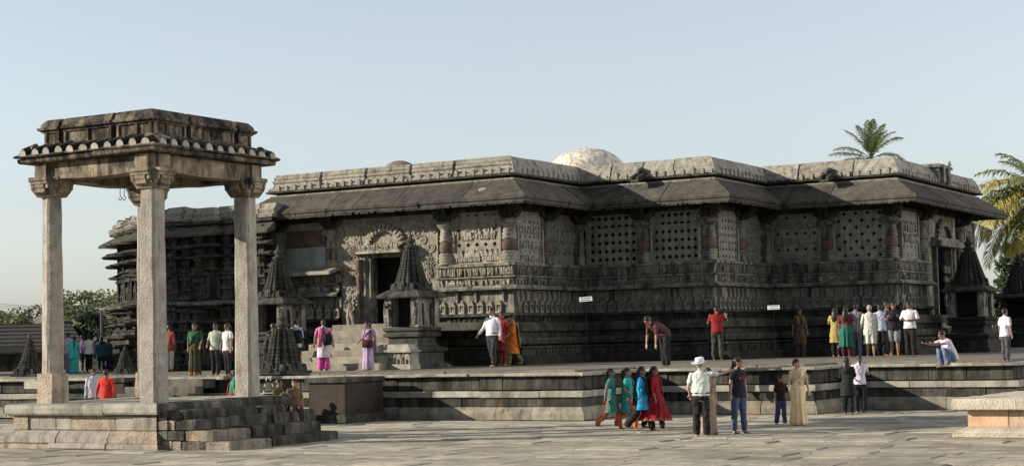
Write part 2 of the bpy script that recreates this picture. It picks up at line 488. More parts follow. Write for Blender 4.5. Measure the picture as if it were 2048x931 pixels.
pieces(TP, [(-.5, .005), (.03, .005), (.05, .02), (.05, .17), (.03, .20), (-.05, .33), (-.09, .358), (-.5, .358)], 1.5, 'plinth_block', M['plinth_sand'], terr, jz=.004, jo=.015)

def local(p, o=T0):
    d = Vector((p.x - o.x, p.y - o.y, 0))
    return d.dot(AX), d.dot(BX)

# projecting flank of the terrace stairs, with a slab on top
q = at(690, 757, 1.2)
a, b = local(q)
flank = MB()
def course(mb, x0, x1, y0, y1, z0, z1, ch=.02):
    mb.loft([[(x0 + k, y0 + k, z), (x1 - k, y0 + k, z), (x1 - k, y1 - k, z), (x0 + k, y1 - k, z)] for z, k in ((z0, 0), (z1 - ch, 0), (z1, ch))])
def flank_block(x0, x1, y0, y1, h):
    for nm, off, z0, z1, mt in (('flank_plinth', .06, 0, .24, 'soap_dark'), ('flank_wall', -.06, .241, h - .13, 'red_dark'), ('flank_slab', .02, h - .128, h, 'terrace')):
        mb = MB(); course(mb, x0 - off, x1 + off, y0 - off, y1, z0, z1)
        mb.build(nm, M[mt], terr)
M['red_dark'] = stone('shaded_stained_red_stone', (.028, .024, .021), (.055, .040, .034), (.08, .075, .065), stain=(.015, .014, .013), stain_amt=.5, sc=1.1, bump=.6, rnd=.1, patch=.62)  # stain streaks over a base colour darkened to carry the pavilion's shade
flank_block(a - 1.32, a, b, -.26, 1.23)
# the flight of steps up to the terrace on the left, with its other flank
q2 = at(345, 752, 1.25); a2, b2 = local(q2)
s0 = a2 + .05; s1 = s0 + 2.75
for k in range(6):
    mb = MB(); course(mb, s0, s1, -.25 - .34 * (6 - k), -.25 - .34 * (5 - k) + .03 if k < 5 else -.02, 0 if k == 0 else .2 * k - .06, .2 * (k + 1))
    mb.build('step', M['terrace_step'], terr)
flank_block(s0 - .62, s0 - .012, -.95, -.26, 1.27)
# low slab ends standing on the left coping
for px0, px1, py, h in ((5, 48, 776, .2), (52, 88, 779, .12)):
    p0 = at(px0, py, 1.0); p1 = at(px1, py, 1.0)
    a0, b0 = local(p0); a1, b1 = local(p1)
    mb = MB(); course(mb, a0, a1, -.62, -.2, .96, .99 + h)
    mb.build('ledge_slab', M['terrace_top'], terr)

# ------------------------------------------------------------------ the temple
W1 = Vector((-.0313, 57.7545))
temple = thing('temple', 'long low carved stone temple with sloping eaves, pierced windows and star-stepped walls', 'temple', (W1.x, W1.y, 0), RZ)
L12, L23, L34, L45, L56, LL = 4.907, 5.345, 4.966, 5.022, 10.767, 9.85
WP = [(-LL, 0), (0, 0), (0, L12), (L23, L12), (L23, L12 + L34), (L23 + L45, L12 + L34), (L23 + L45, L12 + L34 + L56)]
XE, YE = WP[-1]
WALL = [(-LL, 22)] + WP + [(XE - 5, YE), (XE - 5, 34), (-LL, 34)]
WVIS = [(-LL, 7)] + WP + [(XE - 3.5, YE)]      # open stretch that any nearby view can see

def wall_ab(px, py, seg):
    """where the sight line through a photograph point meets wall segment seg: distance along it and height"""
    u, v = px - 1024, 465.5 - py
    u, v = u * cos(-ROLL) - v * sin(-ROLL), u * sin(-ROLL) + v * cos(-ROLL)
    d = Vector((u, F * cos(PITCH) - v * sin(PITCH), F * sin(PITCH) + v * cos(PITCH)))
    o = Vector((-W1.x, -W1.y, 0))
    da, db, oa, ob = d.dot(AX), d.dot(BX), o.dot(AX), o.dot(BX)
    x0, y0 = WP[seg]
    if WP[seg][1] == WP[seg + 1][1]:
        k = (y0 - ob) / db; return oa + k * da - x0, CH + k * d.z
    k = (x0 - oa) / da; return ob + k * db - y0, CH + k * d.z

# plinth mouldings, one moulded ring per course
SILL = 4.81
tl, tr_ = wall_ab(684, 560, 0)[0], wall_ab(878, 560, 0)[0]
e0, e1 = wall_ab(1868, 560, 5)[0] - .9, wall_ab(1899, 560, 5)[0] + .9
SPLIT = [[(-LL, 7), (-LL, 0), (-LL + tl, 0)],
         [(-LL + tr_, 0)] + WP[1:6] + [(XE, L12 + L34 + e0)], [(XE, L12 + L34 + e1), (XE, YE), (XE - 3.5, YE)]]
def ring(name, prof, mat, split=False):
    mb = MB()
    for pt in (SPLIT if split else [WVIS]): sweep(mb, pt, prof)
    return mb.build(name, M[mat], temple)
ring('plinth_moulding', [(1.04, 1.30), (1.04, 1.52), (.98, 1.58), (.80, 1.60)], 'soap_black')
ring('elephant_band', [(.80, 1.60), (.80, 1.84), (.86, 1.86), (.86, 1.92), (.5, 1.95)], 'soap_dark')
ring('plinth_moulding', [(.55, 1.95), (.72, 2.0), (.74, 2.12), (.70, 2.22), (.3, 2.26)], 'soap_dark')
ring('scroll_band', [(.35, 2.25), (.35, 2.42), (.52, 2.44), (.52, 2.62), (.46, 2.74), (.2, 2.76)], 'soap_dark')
ring('recess_band', [(.16, 2.76), (.16, 2.96), (.34, 2.98), (.34, 3.08), (.12, 3.09)], 'soap_dark', True)
ring('niche_wall', [(.10, 3.09), (.06, 3.86)], 'soap', True)
ring('rail_ledge', [(.06, 3.86), (.36, 3.89), (.38, 3.95), (.33, 3.965), (.30, 4.02), (.16, 4.04)], 'soap', True)
ring('slanted_rail', [(.13, 4.04), (.13, 4.30), (.21, 4.31), (.21, 4.36), (.07, 4.38), (.15, 4.70), (.22, 4.71), (.22, 4.79), (.2, SILL), (-.5, SILL)], 'soap', True)

# inner dark lining so that the pierced windows look into a closed hall
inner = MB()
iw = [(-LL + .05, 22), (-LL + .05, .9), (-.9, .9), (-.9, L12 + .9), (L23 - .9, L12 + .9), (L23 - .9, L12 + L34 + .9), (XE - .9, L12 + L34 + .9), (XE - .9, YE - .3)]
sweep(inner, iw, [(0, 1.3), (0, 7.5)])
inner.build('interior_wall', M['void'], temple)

# beam over the windows, cornice above the eaves, flat roof
ring('beam', [(-.3, 6.62), (.02, 6.62), (.05, 6.7), (.05, 7.0), (.12, 7.02), (.12, 7.4)], 'soap_dark')
ring('eave_bed', [(.30, 7.60), (.34, 7.66), (.30, 7.70), (.17, 7.70)], 'parapet')
ring('cornice_neck', [(.17, 7.68), (.14, 7.77)], 'red')
ring('cornice', [(.12, 7.77), (.40, 7.77), (.44, 7.79), (.44, 7.85), (.30, 7.87), (.12, 7.88)], 'soap_dark')
roof = MB()
rp = [(-LL, .0)] + WP[1:] + [(XE - 5, YE), (XE - 5, 34), (-LL, 34)]
roof.add([(x, y, 8.2) for x, y in rp], [tuple(range(len(rp)))])
roof.build('flat_roof', M['parapet'], temple)

# eave slabs
EP = [(.22, 7.44), (.10, 7.36), (1.10, 6.80), (1.20, 6.78), (1.21, 6.86), (1.26, 6.90), (1.27, 6.985), (1.24, 7.0), (.29, 7.645), (.22, 7.645)]
EPATH = [(-LL, 3)] + WP + [(XE - 3.5, YE)]
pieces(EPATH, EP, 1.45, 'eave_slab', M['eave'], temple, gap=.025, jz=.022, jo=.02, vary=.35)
for i, t_, o_, w_, l_ in ((1, 9.2, .8, .35, .12),):
    p, rz, _ = along(EPATH, i, t_, 0)
    zz = lambda o: 7.645 - (o - .29) * (7.645 - 7.0) / .95
    mt = Matrix.Translation((p.x, p.y, 0)) @ Matrix.Rotation(rz, 4, 'Z')
    n_ = 9
    q1 = [(w_ * .5 * cos(2 * PI * k / n_) * R.uniform(.6, 1.1), o_ + l_ * sin(2 * PI * k / n_) * R.uniform(.6, 1.1)) for k in range(n_)]
    MB().loft([[mt @ Vector((x, -o, zz(o) + dz)) for x, o in q1] for dz in (-.03, .022)]).build('mortar_patch', M['parapet'], temple)
fr = MB()
for i in range(len(EPATH) - 1):
    _, _, Ln = along(EPATH, i, 0)
    t = -1.15 if i in (1, 3, 5) else .05
    ln = Ln + (1.15 if i in (1, 3, 5) else -1.2)
    if i in (2, 4): t = -1.15; ln = Ln - 1.2
    if i == 6: t, ln = -1.1, Ln + 1.1
    while t < ln:
        p, rz, _ = along(EPATH, i, t, 1.17)
        if R.random() < .9: fr.box(-.022, .022, -.02, .02, 6.72 + R.uniform(-.01, .012), 6.80, 1.0, Matrix.Translation((p.x, p.y, 0)) @ Matrix.Rotation(rz, 4, 'Z'))
        t += .072
tag(fr.build('eave_fringe', M['eave'], temple), kind='stuff')

# parapet stones: twin rolls on the first long wall, plain curved stones on the stepped front
roll = [(-.35, 7.87), (.36, 7.87), (.37, 7.93), (.24, 8.02), (.20, 8.14), (.23, 8.16), (.25, 8.20), (.23, 8.25), (.18, 8.27), (.19, 8.29), (.21, 8.34), (.19, 8.39), (.14, 8.41), (.15, 8.43), (.14, 8.475), (.05, 8.49), (-.35, 8.47)]
curve = [(-.35, 7.87), (.36, 7.87), (.37, 7.95), (.31, 8.03), (.285, 8.10), (.29, 8.13), (.26, 8.22), (.23, 8.24), (.18, 8.36), (.10, 8.43), (.09, 8.46), (0, 8.485), (-.35, 8.45)]
PP = [(-LL, 3)] + WP + [(XE - 2.5, YE)]
pieces(PP, roll, 2.1, 'parapet_stone', M['parapet'], temple, gap=.13, jz=.008, segs=[0, 1], vary=.12)
pieces(PP, curve, 1.5, 'parapet_stone', M['parapet'], temple, gap=.05, jz=.02, jo=.02, segs=[2, 3, 4, 5, 6, 7])
pb = sweep(MB(), PP, [(-.4, 7.87), (.02, 7.9), (.02, 8.40), (-.4, 8.40)])
pb.build('parapet_core', M['soap_dark'], temple)
ax_me = MB().loft([[(-.055, -.02, 0), (.055, -.02, 0), (.055, .12, 0), (-.055, .12, 0)], [(-.06, -.03, .12), (.06, -.03, .12), (.06, .12, .12), (-.06, .12, .12)], [(-.035, -.02, .2), (.035, -.02, .2), (.035, .1, .2), (-.035, .1, .2)], [(-.01, 0, .225), (.01, 0, .225), (.01, .06, .225), (-.01, .06, .225)]]).mesh('antefix')
ax_me.materials.append(M['parapet'])
for i in range(1, 7):
    _, _, Ln = along(PP, i, 0)
    t = .3 if i > 1 else .1
    while t < Ln + (.3 if i in (1, 3, 5) else -.3):
        p, rz, _ = along(PP, i, t, .37)
        o = inst('antefix', ax_me, temple, (p.x, p.y, 7.86 + R.uniform(-.01, .01)), rz, (R.uniform(.85, 1.15), 1, R.uniform(.8, 1.1)))
        t += .37 * R.uniform(.9, 1.1)

# raised parapet shrine over the right door
td, zd = wall_ab(1880, 560, 5)
p, rz, _ = along(WP, 5, td - .35, .1)
mb = MB()
mt = Matrix.Translation((p.x, p.y, 0)) @ Matrix.Rotation(rz, 4, 'Z')
mb.box(-.8, .8, -.32, .5, 7.9, 8.46, .97, mt); mb.box(-.92, .92, -.42, .6, 8.46, 8.56, 1, mt); mb.box(-.8, .8, -.35, .5, 8.56, 8.62, .9, mt)
mb.box(-.5, -.2, -.46, -.3, 7.9, 8.6, .8, mt); mb.box(.2, .5, -.46, -.3, 7.9, 8.6, .8, mt)
mb.box(.72, .84, -.4, -.28, 8.62, 8.82, .4, mt)
mb.build('parapet_shrine', M['soap'], temple)
# two waterspouts lying over the eaves
for px, py, sg in ((1292, 352, 2), (1665, 350, 4)):
    t, z = wall_ab(px, py, sg)
    p, rz, _ = along(WP, sg, t, 0)
    mt = Matrix.Translation((p.x, p.y, 0)) @ Matrix.Rotation(rz, 4, 'Z')
    mb = MB()
    mb.loft([[mt @ Vector((x, y, z)) for x, z in ((-.16, zz), (.16, zz), (.19, zz + .2), (.10, zz + .2), (.07, zz + .08), (-.07, zz + .08), (-.10, zz + .2), (-.19, zz + .2))] for y, zz in ((.1, 7.88), (-.4, 7.86), (-.85, 7.70), (-1.0, 7.66))])
    mb.build('waterspout', M['soap_dark'], temple)
    mb = MB(); mb.ball(mt @ Vector((.0, -.36, 8.1)), .15, .17, .14, 8, 5); mb.tube([mt @ Vector((0, -.45, 8.1)), mt @ Vector((0, -.62, 8.06)), mt @ Vector((0, -.7, 7.95))], [.07, .05, .03], 6)
    mb.build('carved_head', M['soap_dark'], temple)

# plastered domes on the roof
def dome(px, top, dist, rad, zc, mat):
    c = at_d(px, top, dist)
    mb = MB()
    prof = []
    rz_ = c.z - zc
    for k in range(15):
        a = PI / 2 * k / 14
        prof.append((max(.01, rad * cos(a)), rz_ * sin(a)))
    a_, b_ = local(c, W1)
    mb.lathe([(rad * 1.05, -.9)] + prof, 32, (a_, b_, zc))
    return mb.build('dome', M[mat], temple, smooth=True)
dome(1173, 296, 67, 1.62, 8.6, 'plaster')
dome(799, 321, 72, .78, 9.35, 'dome2')

# pillars
PH = 6.36 - SILL
pil = MB().lathe([(.30, 0), (.30, .07), (.22, .08), (.27, .12), (.28, .16), (.25, .2), (.29, .24), (.29, .28), (.24, .31), (.27, .34), (.27, .38), (.215, .42), (.205, .78), (.225, .82), (.25, .84), (.25, .89), (.21, .92), (.24, .97), (.24, 1.02), (.20, 1.06), (.225, 1.12), (.19, 1.20), (.23, 1.26), (.26, 1.30), (.37, 1.38), (.38, 1.43), (.34, 1.46), (.2, PH)], 16)
pil_me = pil.mesh('pillar'); pil_me.materials.append(M['soap_lit'])
pil_dk = None
pil_me.polygons.foreach_set('use_smooth', [True] * len(pil_me.polygons))
band = MB().lathe([(.19, .42), (.225, .43), (.245, .50), (.258, .62), (.24, .74), (.215, .80), (.19, .81)], 16).mesh('painted_band')
band.polygons.foreach_set('use_smooth', [True] * len(band.polygons))
bandr = band.copy(); bandr.materials.append(M['red']); band.materials.append(M['soap'])
cap = MB()
cap.box(-.27, .27, -.27, .27, 0, .1); cap.box(-.33, .33, -.33, .33, .1, .2)
for rz_ in range(4):
    mr = Matrix.Rotation(rz_ * PI / 2, 4, 'Z')
    cap.loft([[mr @ Vector((x, y, z)) for x in (-.16, .16)] + [mr @ Vector((x, y2, z2)) for x, y2, z2 in ((.16, y, z + .22), (-.16, y, z + .22))] for y, z in ((-.2, .02), (-.42, .08), (-.6, .2))])
cap_me = cap.mesh('bracket_capital'); cap_me.materials.append(M['soap_dark'])
fig = MB()
fig.loft([[(-.17, -.28, .1), (.17, -.28, .1), (.17, -.2, .12), (-.17, -.2, .12)], [(-.24, -.55, .42), (.24, -.55, .42), (.24, -.47, .46), (-.24, -.47, .46)], [(-.2, -.86, .86), (.2, -.86, .86), (.2, -.78, .9), (-.2, -.78, .9)]])
fig.tube([(-.05, -.36, .12), (-.07, -.44, .24), (-.02, -.52, .36), (.03, -.6, .47), (0, -.68, .58)], [.05, .065, .09, .1, .06], 7)
fig.ball((.02, -.75, .68), .075, .075, .09, 7, 5)
fig.tube([(.09, -.62, .52), (.2, -.68, .55), (.15, -.8, .72)], .03, 5); fig.tube([(-.08, -.62, .52), (-.18, -.62, .42), (-.12, -.6, .32)], .03, 5)
fig.tube([(.06, -.38, .12), (.09, -.46, .26), (.04, -.52, .36)], [.045, .055, .08], 6)
fig_me = fig.mesh('bracket_figure'); fig_me.materials.append(M['soap_dark'])
pil_dk = pil_me.copy(); pil_dk.materials.clear(); pil_dk.materials.append(M['soap'])
def pillar(x, y, rz, red=True, sx=1.0, figure=True, pale=False):
    o = inst('pillar', pil_me if pale else pil_dk, temple, (x, y, SILL), rz, (sx, sx, 1))
    inst('painted_band', bandr if red else band, o)
    c = inst('bracket_capital', cap_me, temple, (x, y, 6.34), rz, (.8, .8, 1))
    if figure: inst('bracket_figure', fig_me, temple, (x, y, 6.30), rz)
for seg_, px, red in ((0, 893, 1), (0, 665, 0), (0, 558, 0), (1, 1093, 1), (2, 1287, 1), (3, 1481, 1), (4, 1655, 1), (5, 1843, 0), (5, 1918, 0)):
    t, z = wall_ab(px, 480, seg_)
    p, rz, _ = along(WP, seg_, t, .0)
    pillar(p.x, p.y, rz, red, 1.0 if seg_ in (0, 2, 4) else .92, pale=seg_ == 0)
for (x, y), red in (((-.2, .2), 1), ((L23 - .2, L12 + .2), 1), ((XE - .2, L12 + L34 + .2), 1)):
    pillar(x, y, 0, red, 1.15, False, x < 0)
    inst('bracket_figure', fig_me, temple, (x, y, 6.30), PI / 4)
for x, y in ((0, L12), (L23, L12 + L34)):
    pillar(x + .12, y - .12, 0, False, .8, False)

# pierced stone windows
def jali(w_, h_, nx, nz, hole, th=.12, hr=.42, emb=.03):
    mb = MB()
    cw, ch = w_ / nx, h_ / nz
    for i in range(nx):
        for j in range(nz):
            cx, cz = -w_ / 2 + cw * (i + .5), ch * (j + .5)
            hx, hz = cw / 2, ch / 2
            O = [(-hx, -hz), (0, -hz), (hx, -hz), (hx, 0), (hx, hz), (0, hz), (-hx, hz), (-hx, 0)]
            kind = hole(i, j)
            if kind:
                r = hr * kind * min(cw, ch)
                I = [(r * (1 if k % 2 else .62) * cos(PI * (-.75 + k * .25)), r * (1 if k % 2 else .62) * sin(PI * (-.75 + k * .25))) for k in range(8)]
                vs = [(cx + x, 0, cz + z) for x, z in O] + [(cx + x, 0, cz + z) for x, z in I] + [(cx + x * .96, th, cz + z * .96) for x, z in I]
                fs = []
                for k in range(8):
                    l = (k + 1) % 8
                    fs += [(k, l, 8 + l, 8 + k), (8 + k, 8 + l, 16 + l, 16 + k)]
                mb.add(vs, fs)
            else:
                e = emb * (1 if (i + j) % 2 else -.6)
                r = .34 * min(cw, ch)
                I = [(r * (1 if k % 2 else .8) * cos(PI * (-.75 + k * .25)), r * (1 if k % 2 else .8) * sin(PI * (-.75 + k * .25))) for k in range(8)]
                vs = [(cx + x, 0, cz + z) for x, z in O] + [(cx + x, 0, cz + z) for x, z in I] + [(cx + x * .7, -e, cz + z * .7) for x, z in I]
                fs = [tuple(range(16, 24))]
                for k in range(8):
                    l = (k + 1) % 8
                    fs += [(k, l, 8 + l, 8 + k), (8 + k, 8 + l, 16 + l, 16 + k)]
                mb.add(vs, fs)
    return mb
def window(seg_, px0, px1, py, nx, nz, hole, mat, hr=.42, figs=None, emb=.03):
    t0, _ = wall_ab(px0, py, seg_); t1, _ = wall_ab(px1, py, seg_)
    p, rz, _ = along(WP, seg_, (t0 + t1) / 2, .0)
    w_ = abs(t1 - t0); h_ = 1.80
    mb = jali(w_, h_, nx, nz, hole, hr=hr, emb=emb)
    o = mb.build('pierced_window', M[mat], temple, False, (p.x, p.y, SILL + .03), rz)
    f = MB()
    f.box(-w_ / 2 - .11, -w_ / 2, -.06, .14, -.02, h_ + .0, 1); f.box(w_ / 2, w_ / 2 + .11, -.06, .14, -.02, h_, 1)
    f.box(-w_ / 2 - .11, w_ / 2 + .11, -.055, .14, -.03, .0, 1)
    f.box(-w_ / 2, w_ / 2, -.03, .01, h_ * .70, h_ * .73)
    f.build('window_frame', M[mat], o)
    if figs:
        g = MB()
        for z0, z1, st in figs:
            x = -w_ / 2 + st * .6
            while x < w_ / 2 - st * .3:
                figure_motif(g, x, 0, z0, (z1 - z0), .07, 0, R.uniform(.8, 1.2)); x += st * R.uniform(.9, 1.1)
        tag(g.build('window_carving', M[mat], o), kind='stuff')
    return o
rows = lambda *js: (lambda i, j: 1 if j in js else 0)
window(0, 910, 998, 480, 5, 7, lambda i, j: {2: 1.0, 4: .8 * (i in (0, 4)), 3: .8 * (i in (0, 4)), 6: .7}.get(j, 0), 'soap_lit', .36, [(.06, .48, .2), (.82, 1.2, .24)])
window(1, 1036, 1082, 480, 5, 7, lambda i, j: {1: .7 * (i % 2), 3: .8, 5: .7}.get(j, 0), 'window', .36, [(.02, .25, .2), (.50, .75, .2), (1.0, 1.25, .2)])
window(1, 1104, 1152, 480, 5, 7, lambda i, j: {1: .9, 3: .6 * (i in (0, 4))}.get(j, 0), 'window', .36, [(.5, .75, .2), (.8, 1.25, .25)])
window(2, 1178, 1274, 480, 7, 6, lambda i, j: 1, 'window', .40)
window(2, 1307, 1397, 480, 7, 6, lambda i, j: 1 if (j < 4 or 0 < i < 6) else 0, 'window', .40)
window(3, 1437, 1473, 480, 6, 7, lambda i, j: .9 if j < 6 else 0, 'window', .36)
window(3, 1489, 1524, 480, 6, 7, lambda i, j: .8 if j % 2 else 0, 'window', .30, [(.05, .25, .2), (.55, .75, .2), (1.05, 1.25, .2)])
window(4, 1548, 1638, 480, 5, 6, lambda i, j: 1 if (j in (1, 3) or (j == 5 and i % 2)) else 0, 'window', .28, [(.05, .3, .17), (.62, .86, .17), (1.22, 1.45, .17)])
window(4, 1672, 1766, 480, 8, 7, lambda i, j: 1 if (i + j) % 2 == 1 and j < 7 else 0, 'window', .40, emb=.012)
window(5, 1803, 1835, 480, 4, 6, lambda i, j: .6 * (j < 2), 'window', .40, [(.6, .95, .22), (1.0, 1.4, .3)])
window(5, 1922, 1946, 480, 4, 6, lambda i, j: .6 * (j < 2), 'window', .40, [(.6, .95, .22), (1.0, 1.4, .3)])

# row of niche shrines along the lower wall and short pilasters above them
nm = MB()
nm.box(-.12, .12, -.1, .0, 0, .06)
nm.box(-.11, -.065, -.09, 0, .06, .27); nm.box(.065, .11, -.09, 0, .06, .27)
nm.box(-.066, .066, -.02, .0, .06, .27)
nm.box(-.04, .04, -.07, -.02, .06, .17, .8); nm.box(-.022, .022, -.065, -.02, .17, .22, .8)
nm.box(-.13, .13, -.11, 0, .27, .31); nm.box(-.1, .1, -.095, 0, .31, .36, .8); nm.box(-.06, .06, -.08, 0, .36, .41, .6); nm.box(-.022, .022, -.06, -.02, .41, .47, .5)
niche_me = nm.mesh('niche_shrine'); niche_me.materials.append(M['soap_lit'])
niche_dk = niche_me.copy(); niche_dk.materials.clear(); niche_dk.materials.append(M['soap'])
pm = MB()
pm.box(-.05, .05, -.06, 0, 0, .3); pm.box(-.065, .065, -.075, 0, .3, .36); pm.box(-.035, .035, -.09, -.05, .03, .25, .7); pm.box(-.02, .02, -.09, -.05, .25, .3)
pil2 = pm.mesh('wall_pilaster'); pil2.materials.append(M['soap'])
for i in range(6):
    _, _, Ln = along(WP, i, 0)
    t = .25
    while t < Ln - .1:
        if i == 0 and not (t < tl - .1 or t > tr_ + .1): t += .3; continue
        if i == 5 and not (t < 3.6 or t > 6.0): t += .3; continue
        p, rz, _ = along(WP, i, t, .10)
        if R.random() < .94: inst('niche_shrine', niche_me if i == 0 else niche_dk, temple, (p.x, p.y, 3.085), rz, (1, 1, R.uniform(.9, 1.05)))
        p, rz, _ = along(WP, i, t + .18, .075)
        if R.random() < .8: inst('wall_pilaster', pil2, temple, (p.x, p.y, 3.48), rz)
        t += .37 * R.uniform(.95, 1.08)

# carved bands
for i in range(6):
    _, _, Ln = along(WP, i, 0)
    for t0, t1 in ((.1, Ln),) if i not in (0, 5) else (((.1, tl), (tr_, Ln + .1)) if i == 0 else ((0, 3.7), (5.9, Ln))):
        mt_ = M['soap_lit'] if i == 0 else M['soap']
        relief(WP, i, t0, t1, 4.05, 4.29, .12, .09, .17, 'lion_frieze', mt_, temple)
        mb = MB(); t = t0 + .05
        while t < t1:
            p, rz, _ = along(WP, i, t, .11)
            if R.random() < .8: mb.box(-.018, .018, -.045, .03, 4.40, 4.69, 1, Matrix.Translation((p.x, p.y, 0)) @ Matrix.Rotation(rz, 4, 'Z'))
            else: figure_motif(mb, p.x, p.y, 4.42, .26, .07, rz, .6)
            t += R.choice((.06, .07, .15))
        tag(mb.build('rail_carving', mt_, temple), kind='stuff')
        relief(WP, i, t0, t1, 1.62, 1.84, .80, .06, .3, 'elephant_frieze', M['soap_dark'], temple)
        relief(WP, i, t0, t1, 2.78, 2.95, .16, .06, .2, 'figure_frieze', M['soap_dark'], temple)
        relief(WP, i, t0, t1, 6.72, 6.98, .05, .07, .22, 'beam_carving', M['soap_dark'], temple)

# ------------------------------------------------------------------ doorway and entrance bay on the long sunlit wall
def tp(px, py, seg_=0): return wall_ab(px, py, seg_)
def wbox(mb, seg_, t0, t1, o0, o1, z0, z1, top=1.0):
    """box on a wall: along t0..t1, standing out from o0 to o1"""
    p, rz, _ = along(WP, seg_, (t0 + t1) / 2, 0)
    h = abs(t1 - t0) / 2
    mb.box(-h, h, -o1, -o0, z0, z1, top, Matrix.Translation((p.x, p.y, 0)) @ Matrix.Rotation(rz, 4, 'Z'))
def spiral(mb, seg_, t, z, r, off, turns=1.6, a0=0, th=.028, sg=1):
    pts = []
    for k in range(int(turns * 10) + 1):
        a = a0 + sg * 2 * PI * k / 10
        q = r * (1 - .8 * k / (turns * 10))
        p, rz, _ = along(WP, seg_, t + q * cos(a), off)
        pts.append((p.x, p.y, z + q * sin(a)))
    mb.tube(pts, th, 5)
DT0, DT1 = tp(746, 600)[0], tp(806, 600)[0]
DZ0, DZ1 = 2.78, 5.16
tl, tr_ = tp(684, 560)[0], tp(878, 560)[0]
mb = MB()
wbox(mb, 0, tl, DT0 - .3, -.3, .04, 2.765, 6.66)
wbox(mb, 0, DT1 + .3, tr_, -.3, .04, 2.765, 6.66)
wbox(mb, 0, DT0 - .3, DT1 + .3, -.3, .04, DZ1 + .15, 6.66)
wbox(mb, 0, tl, tr_, -.3, .5, 1.3, 2.76)
mb.build('entrance_wall', M['soap_lit'], temple)
dr = MB()
wbox(dr, 0, DT0 - .3, DT0 - .18, -.2, .2, DZ0, DZ1 + .05); wbox(dr, 0, DT1 + .18, DT1 + .3, -.2, .2, DZ0, DZ1 + .05)
wbox(dr, 0, DT0 - .18, DT0, -.3, .12, DZ0, DZ1 + .05); wbox(dr, 0, DT1, DT1 + .18, -.3, .12, DZ0, DZ1 + .05)
wbox(dr, 0, DT0 - .3, DT1 + .3, -.3, .15, DZ1 + .05, DZ1 + .17)
dr.build('door_frame', M['soap'], temple)
for t in (DT0 - .42, DT1 + .42):
    p, rz, _ = along(WP, 0, t, .2)
    MB().lathe([(.12, DZ0), (.12, DZ0 + .2), (.09, DZ0 + .3), (.12, DZ0 + .5), (.08, DZ0 + .6), (.13, DZ0 + .9), (.09, DZ0 + 1.1), (.12, DZ0 + 1.5), (.14, DZ0 + 1.7), (.1, DZ0 + 1.9), (.16, DZ0 + 2.05), (.16, DZ1)], 10, (p.x, p.y, 0)).build('door_pilaster', M['red'], temple)
mb = MB()
wbox(mb, 0, DT0 - .3, DT1 + .3, 0, .62, DZ1 + .18, DZ1 + .27); wbox(mb, 0, DT0 - .2, DT1 + .2, 0, .52, DZ1 + .27, DZ1 + .34)
t = DT0 - .2
while t < DT1 + .25:
    p, rz, _ = along(WP, 0, t, .5); figure_motif(mb, p.x, p.y, DZ1 + .3, .26, .06, rz, .9); t += .2
mb.build('door_lintel', M['soap_lit'], temple)
mb = MB(); wbox(mb, 0, DT0 - .75, DT0 - .31, 0, .4, DZ1 + .2, DZ1 + .34); wbox(mb, 0, DT1 + .31, DT1 + .75, 0, .4, DZ1 + .2, DZ1 + .34)
wbox(mb, 0, DT0 - .7, DT1 + .7, 0, .34, DZ1 + .36, DZ1 + .42)
mb.build('lintel_beam', M['red'], temple)
tm_ = (DT0 + DT1) / 2
mb = MB()
for k in range(13):                           # torana arch: radiating carved stones round a slab
    a = PI * (k + .5) / 13
    p, rz, _ = along(WP, 0, tm_ + .72 * cos(a), .04)
    mt = Matrix.Translation((p.x, p.y, DZ1 + .45 + .62 * sin(a))) @ Matrix.Rotation(rz, 4, 'Z') @ Matrix.Rotation(PI / 2 - a, 4, 'Y')
    mb.box(-.09, .09, -.16, .05, -.1, .16, .75, mt)
    mb.box(-.05, .05, -.2, -.1, -.06, .1, .7, mt)
wbox(mb, 0, tm_ - .6, tm_ + .6, 0, .09, DZ1 + .42, DZ1 + .8, .8)
mb.build('torana_arch', M['soap_lit'], temple)
mb = MB()
for k in range(70):
    left = R.random() < .6
    t = R.uniform(tl + .15, DT0 - .55) if left else R.uniform(DT1 + .5, tr_ - .1)
    spiral(mb, 0, t, R.uniform(4.0, 6.5), R.uniform(.09, .2), .06, R.uniform(1, 1.8), R.uniform(0, 6), R.uniform(.018, .034), R.choice((-1, 1)))
for k in range(24):
    spiral(mb, 0, tm_ + R.uniform(-1.1, 1.1), R.uniform(6.05, 6.6), R.uniform(.08, .16), .06, 1.3, R.uniform(0, 6), .024)
tag(mb.build('scroll_carving', M['soap_lit'], temple), kind='stuff')
for t in (DT0 - .62, DT1 + .62):              # door guardians in their frames
    p, rz, _ = along(WP, 0, t, .5)
    g = MB(); mt = Matrix.Translation((p.x, p.y, DZ0)) @ Matrix.Rotation(rz, 4, 'Z')
    g.box(-.25, .25, .05, .2, 0, 1.15, .9, mt)
    for k in range(9):
        a = PI * k / 8
        g.ball(mt @ Vector((.25 * cos(a), .03, .75 + .33 * sin(a))), .06, .06, .06, 6, 4)
    g.tube([mt @ Vector(q_) for q_ in ((-.07, -.02, .05), (-.09, -.05, .3), (-.02, -.06, .5), (.04, -.07, .7), (0, -.07, .85))], [.06, .07, .1, .12, .06], 8)
    g.tube([mt @ Vector(q_) for q_ in ((.12, -.02, .05), (.12, -.06, .28), (.03, -.06, .5))], [.06, .07, .09], 8)
    g.tube([mt @ Vector(q_) for q_ in ((.12, -.07, .74), (.22, -.1, .6), (.12, -.14, .5))], [.045, .04, .03], 6)
    g.tube([mt @ Vector(q_) for q_ in ((-.1, -.07, .74), (-.2, -.1, .62), (-.2, -.12, .8))], [.045, .04, .03], 6)
    g.ball(mt @ Vector((0, -.08, .95)), .085, .085, .1, 8, 6)
    g.build('guardian_figure', M['soap_lit'], temple)
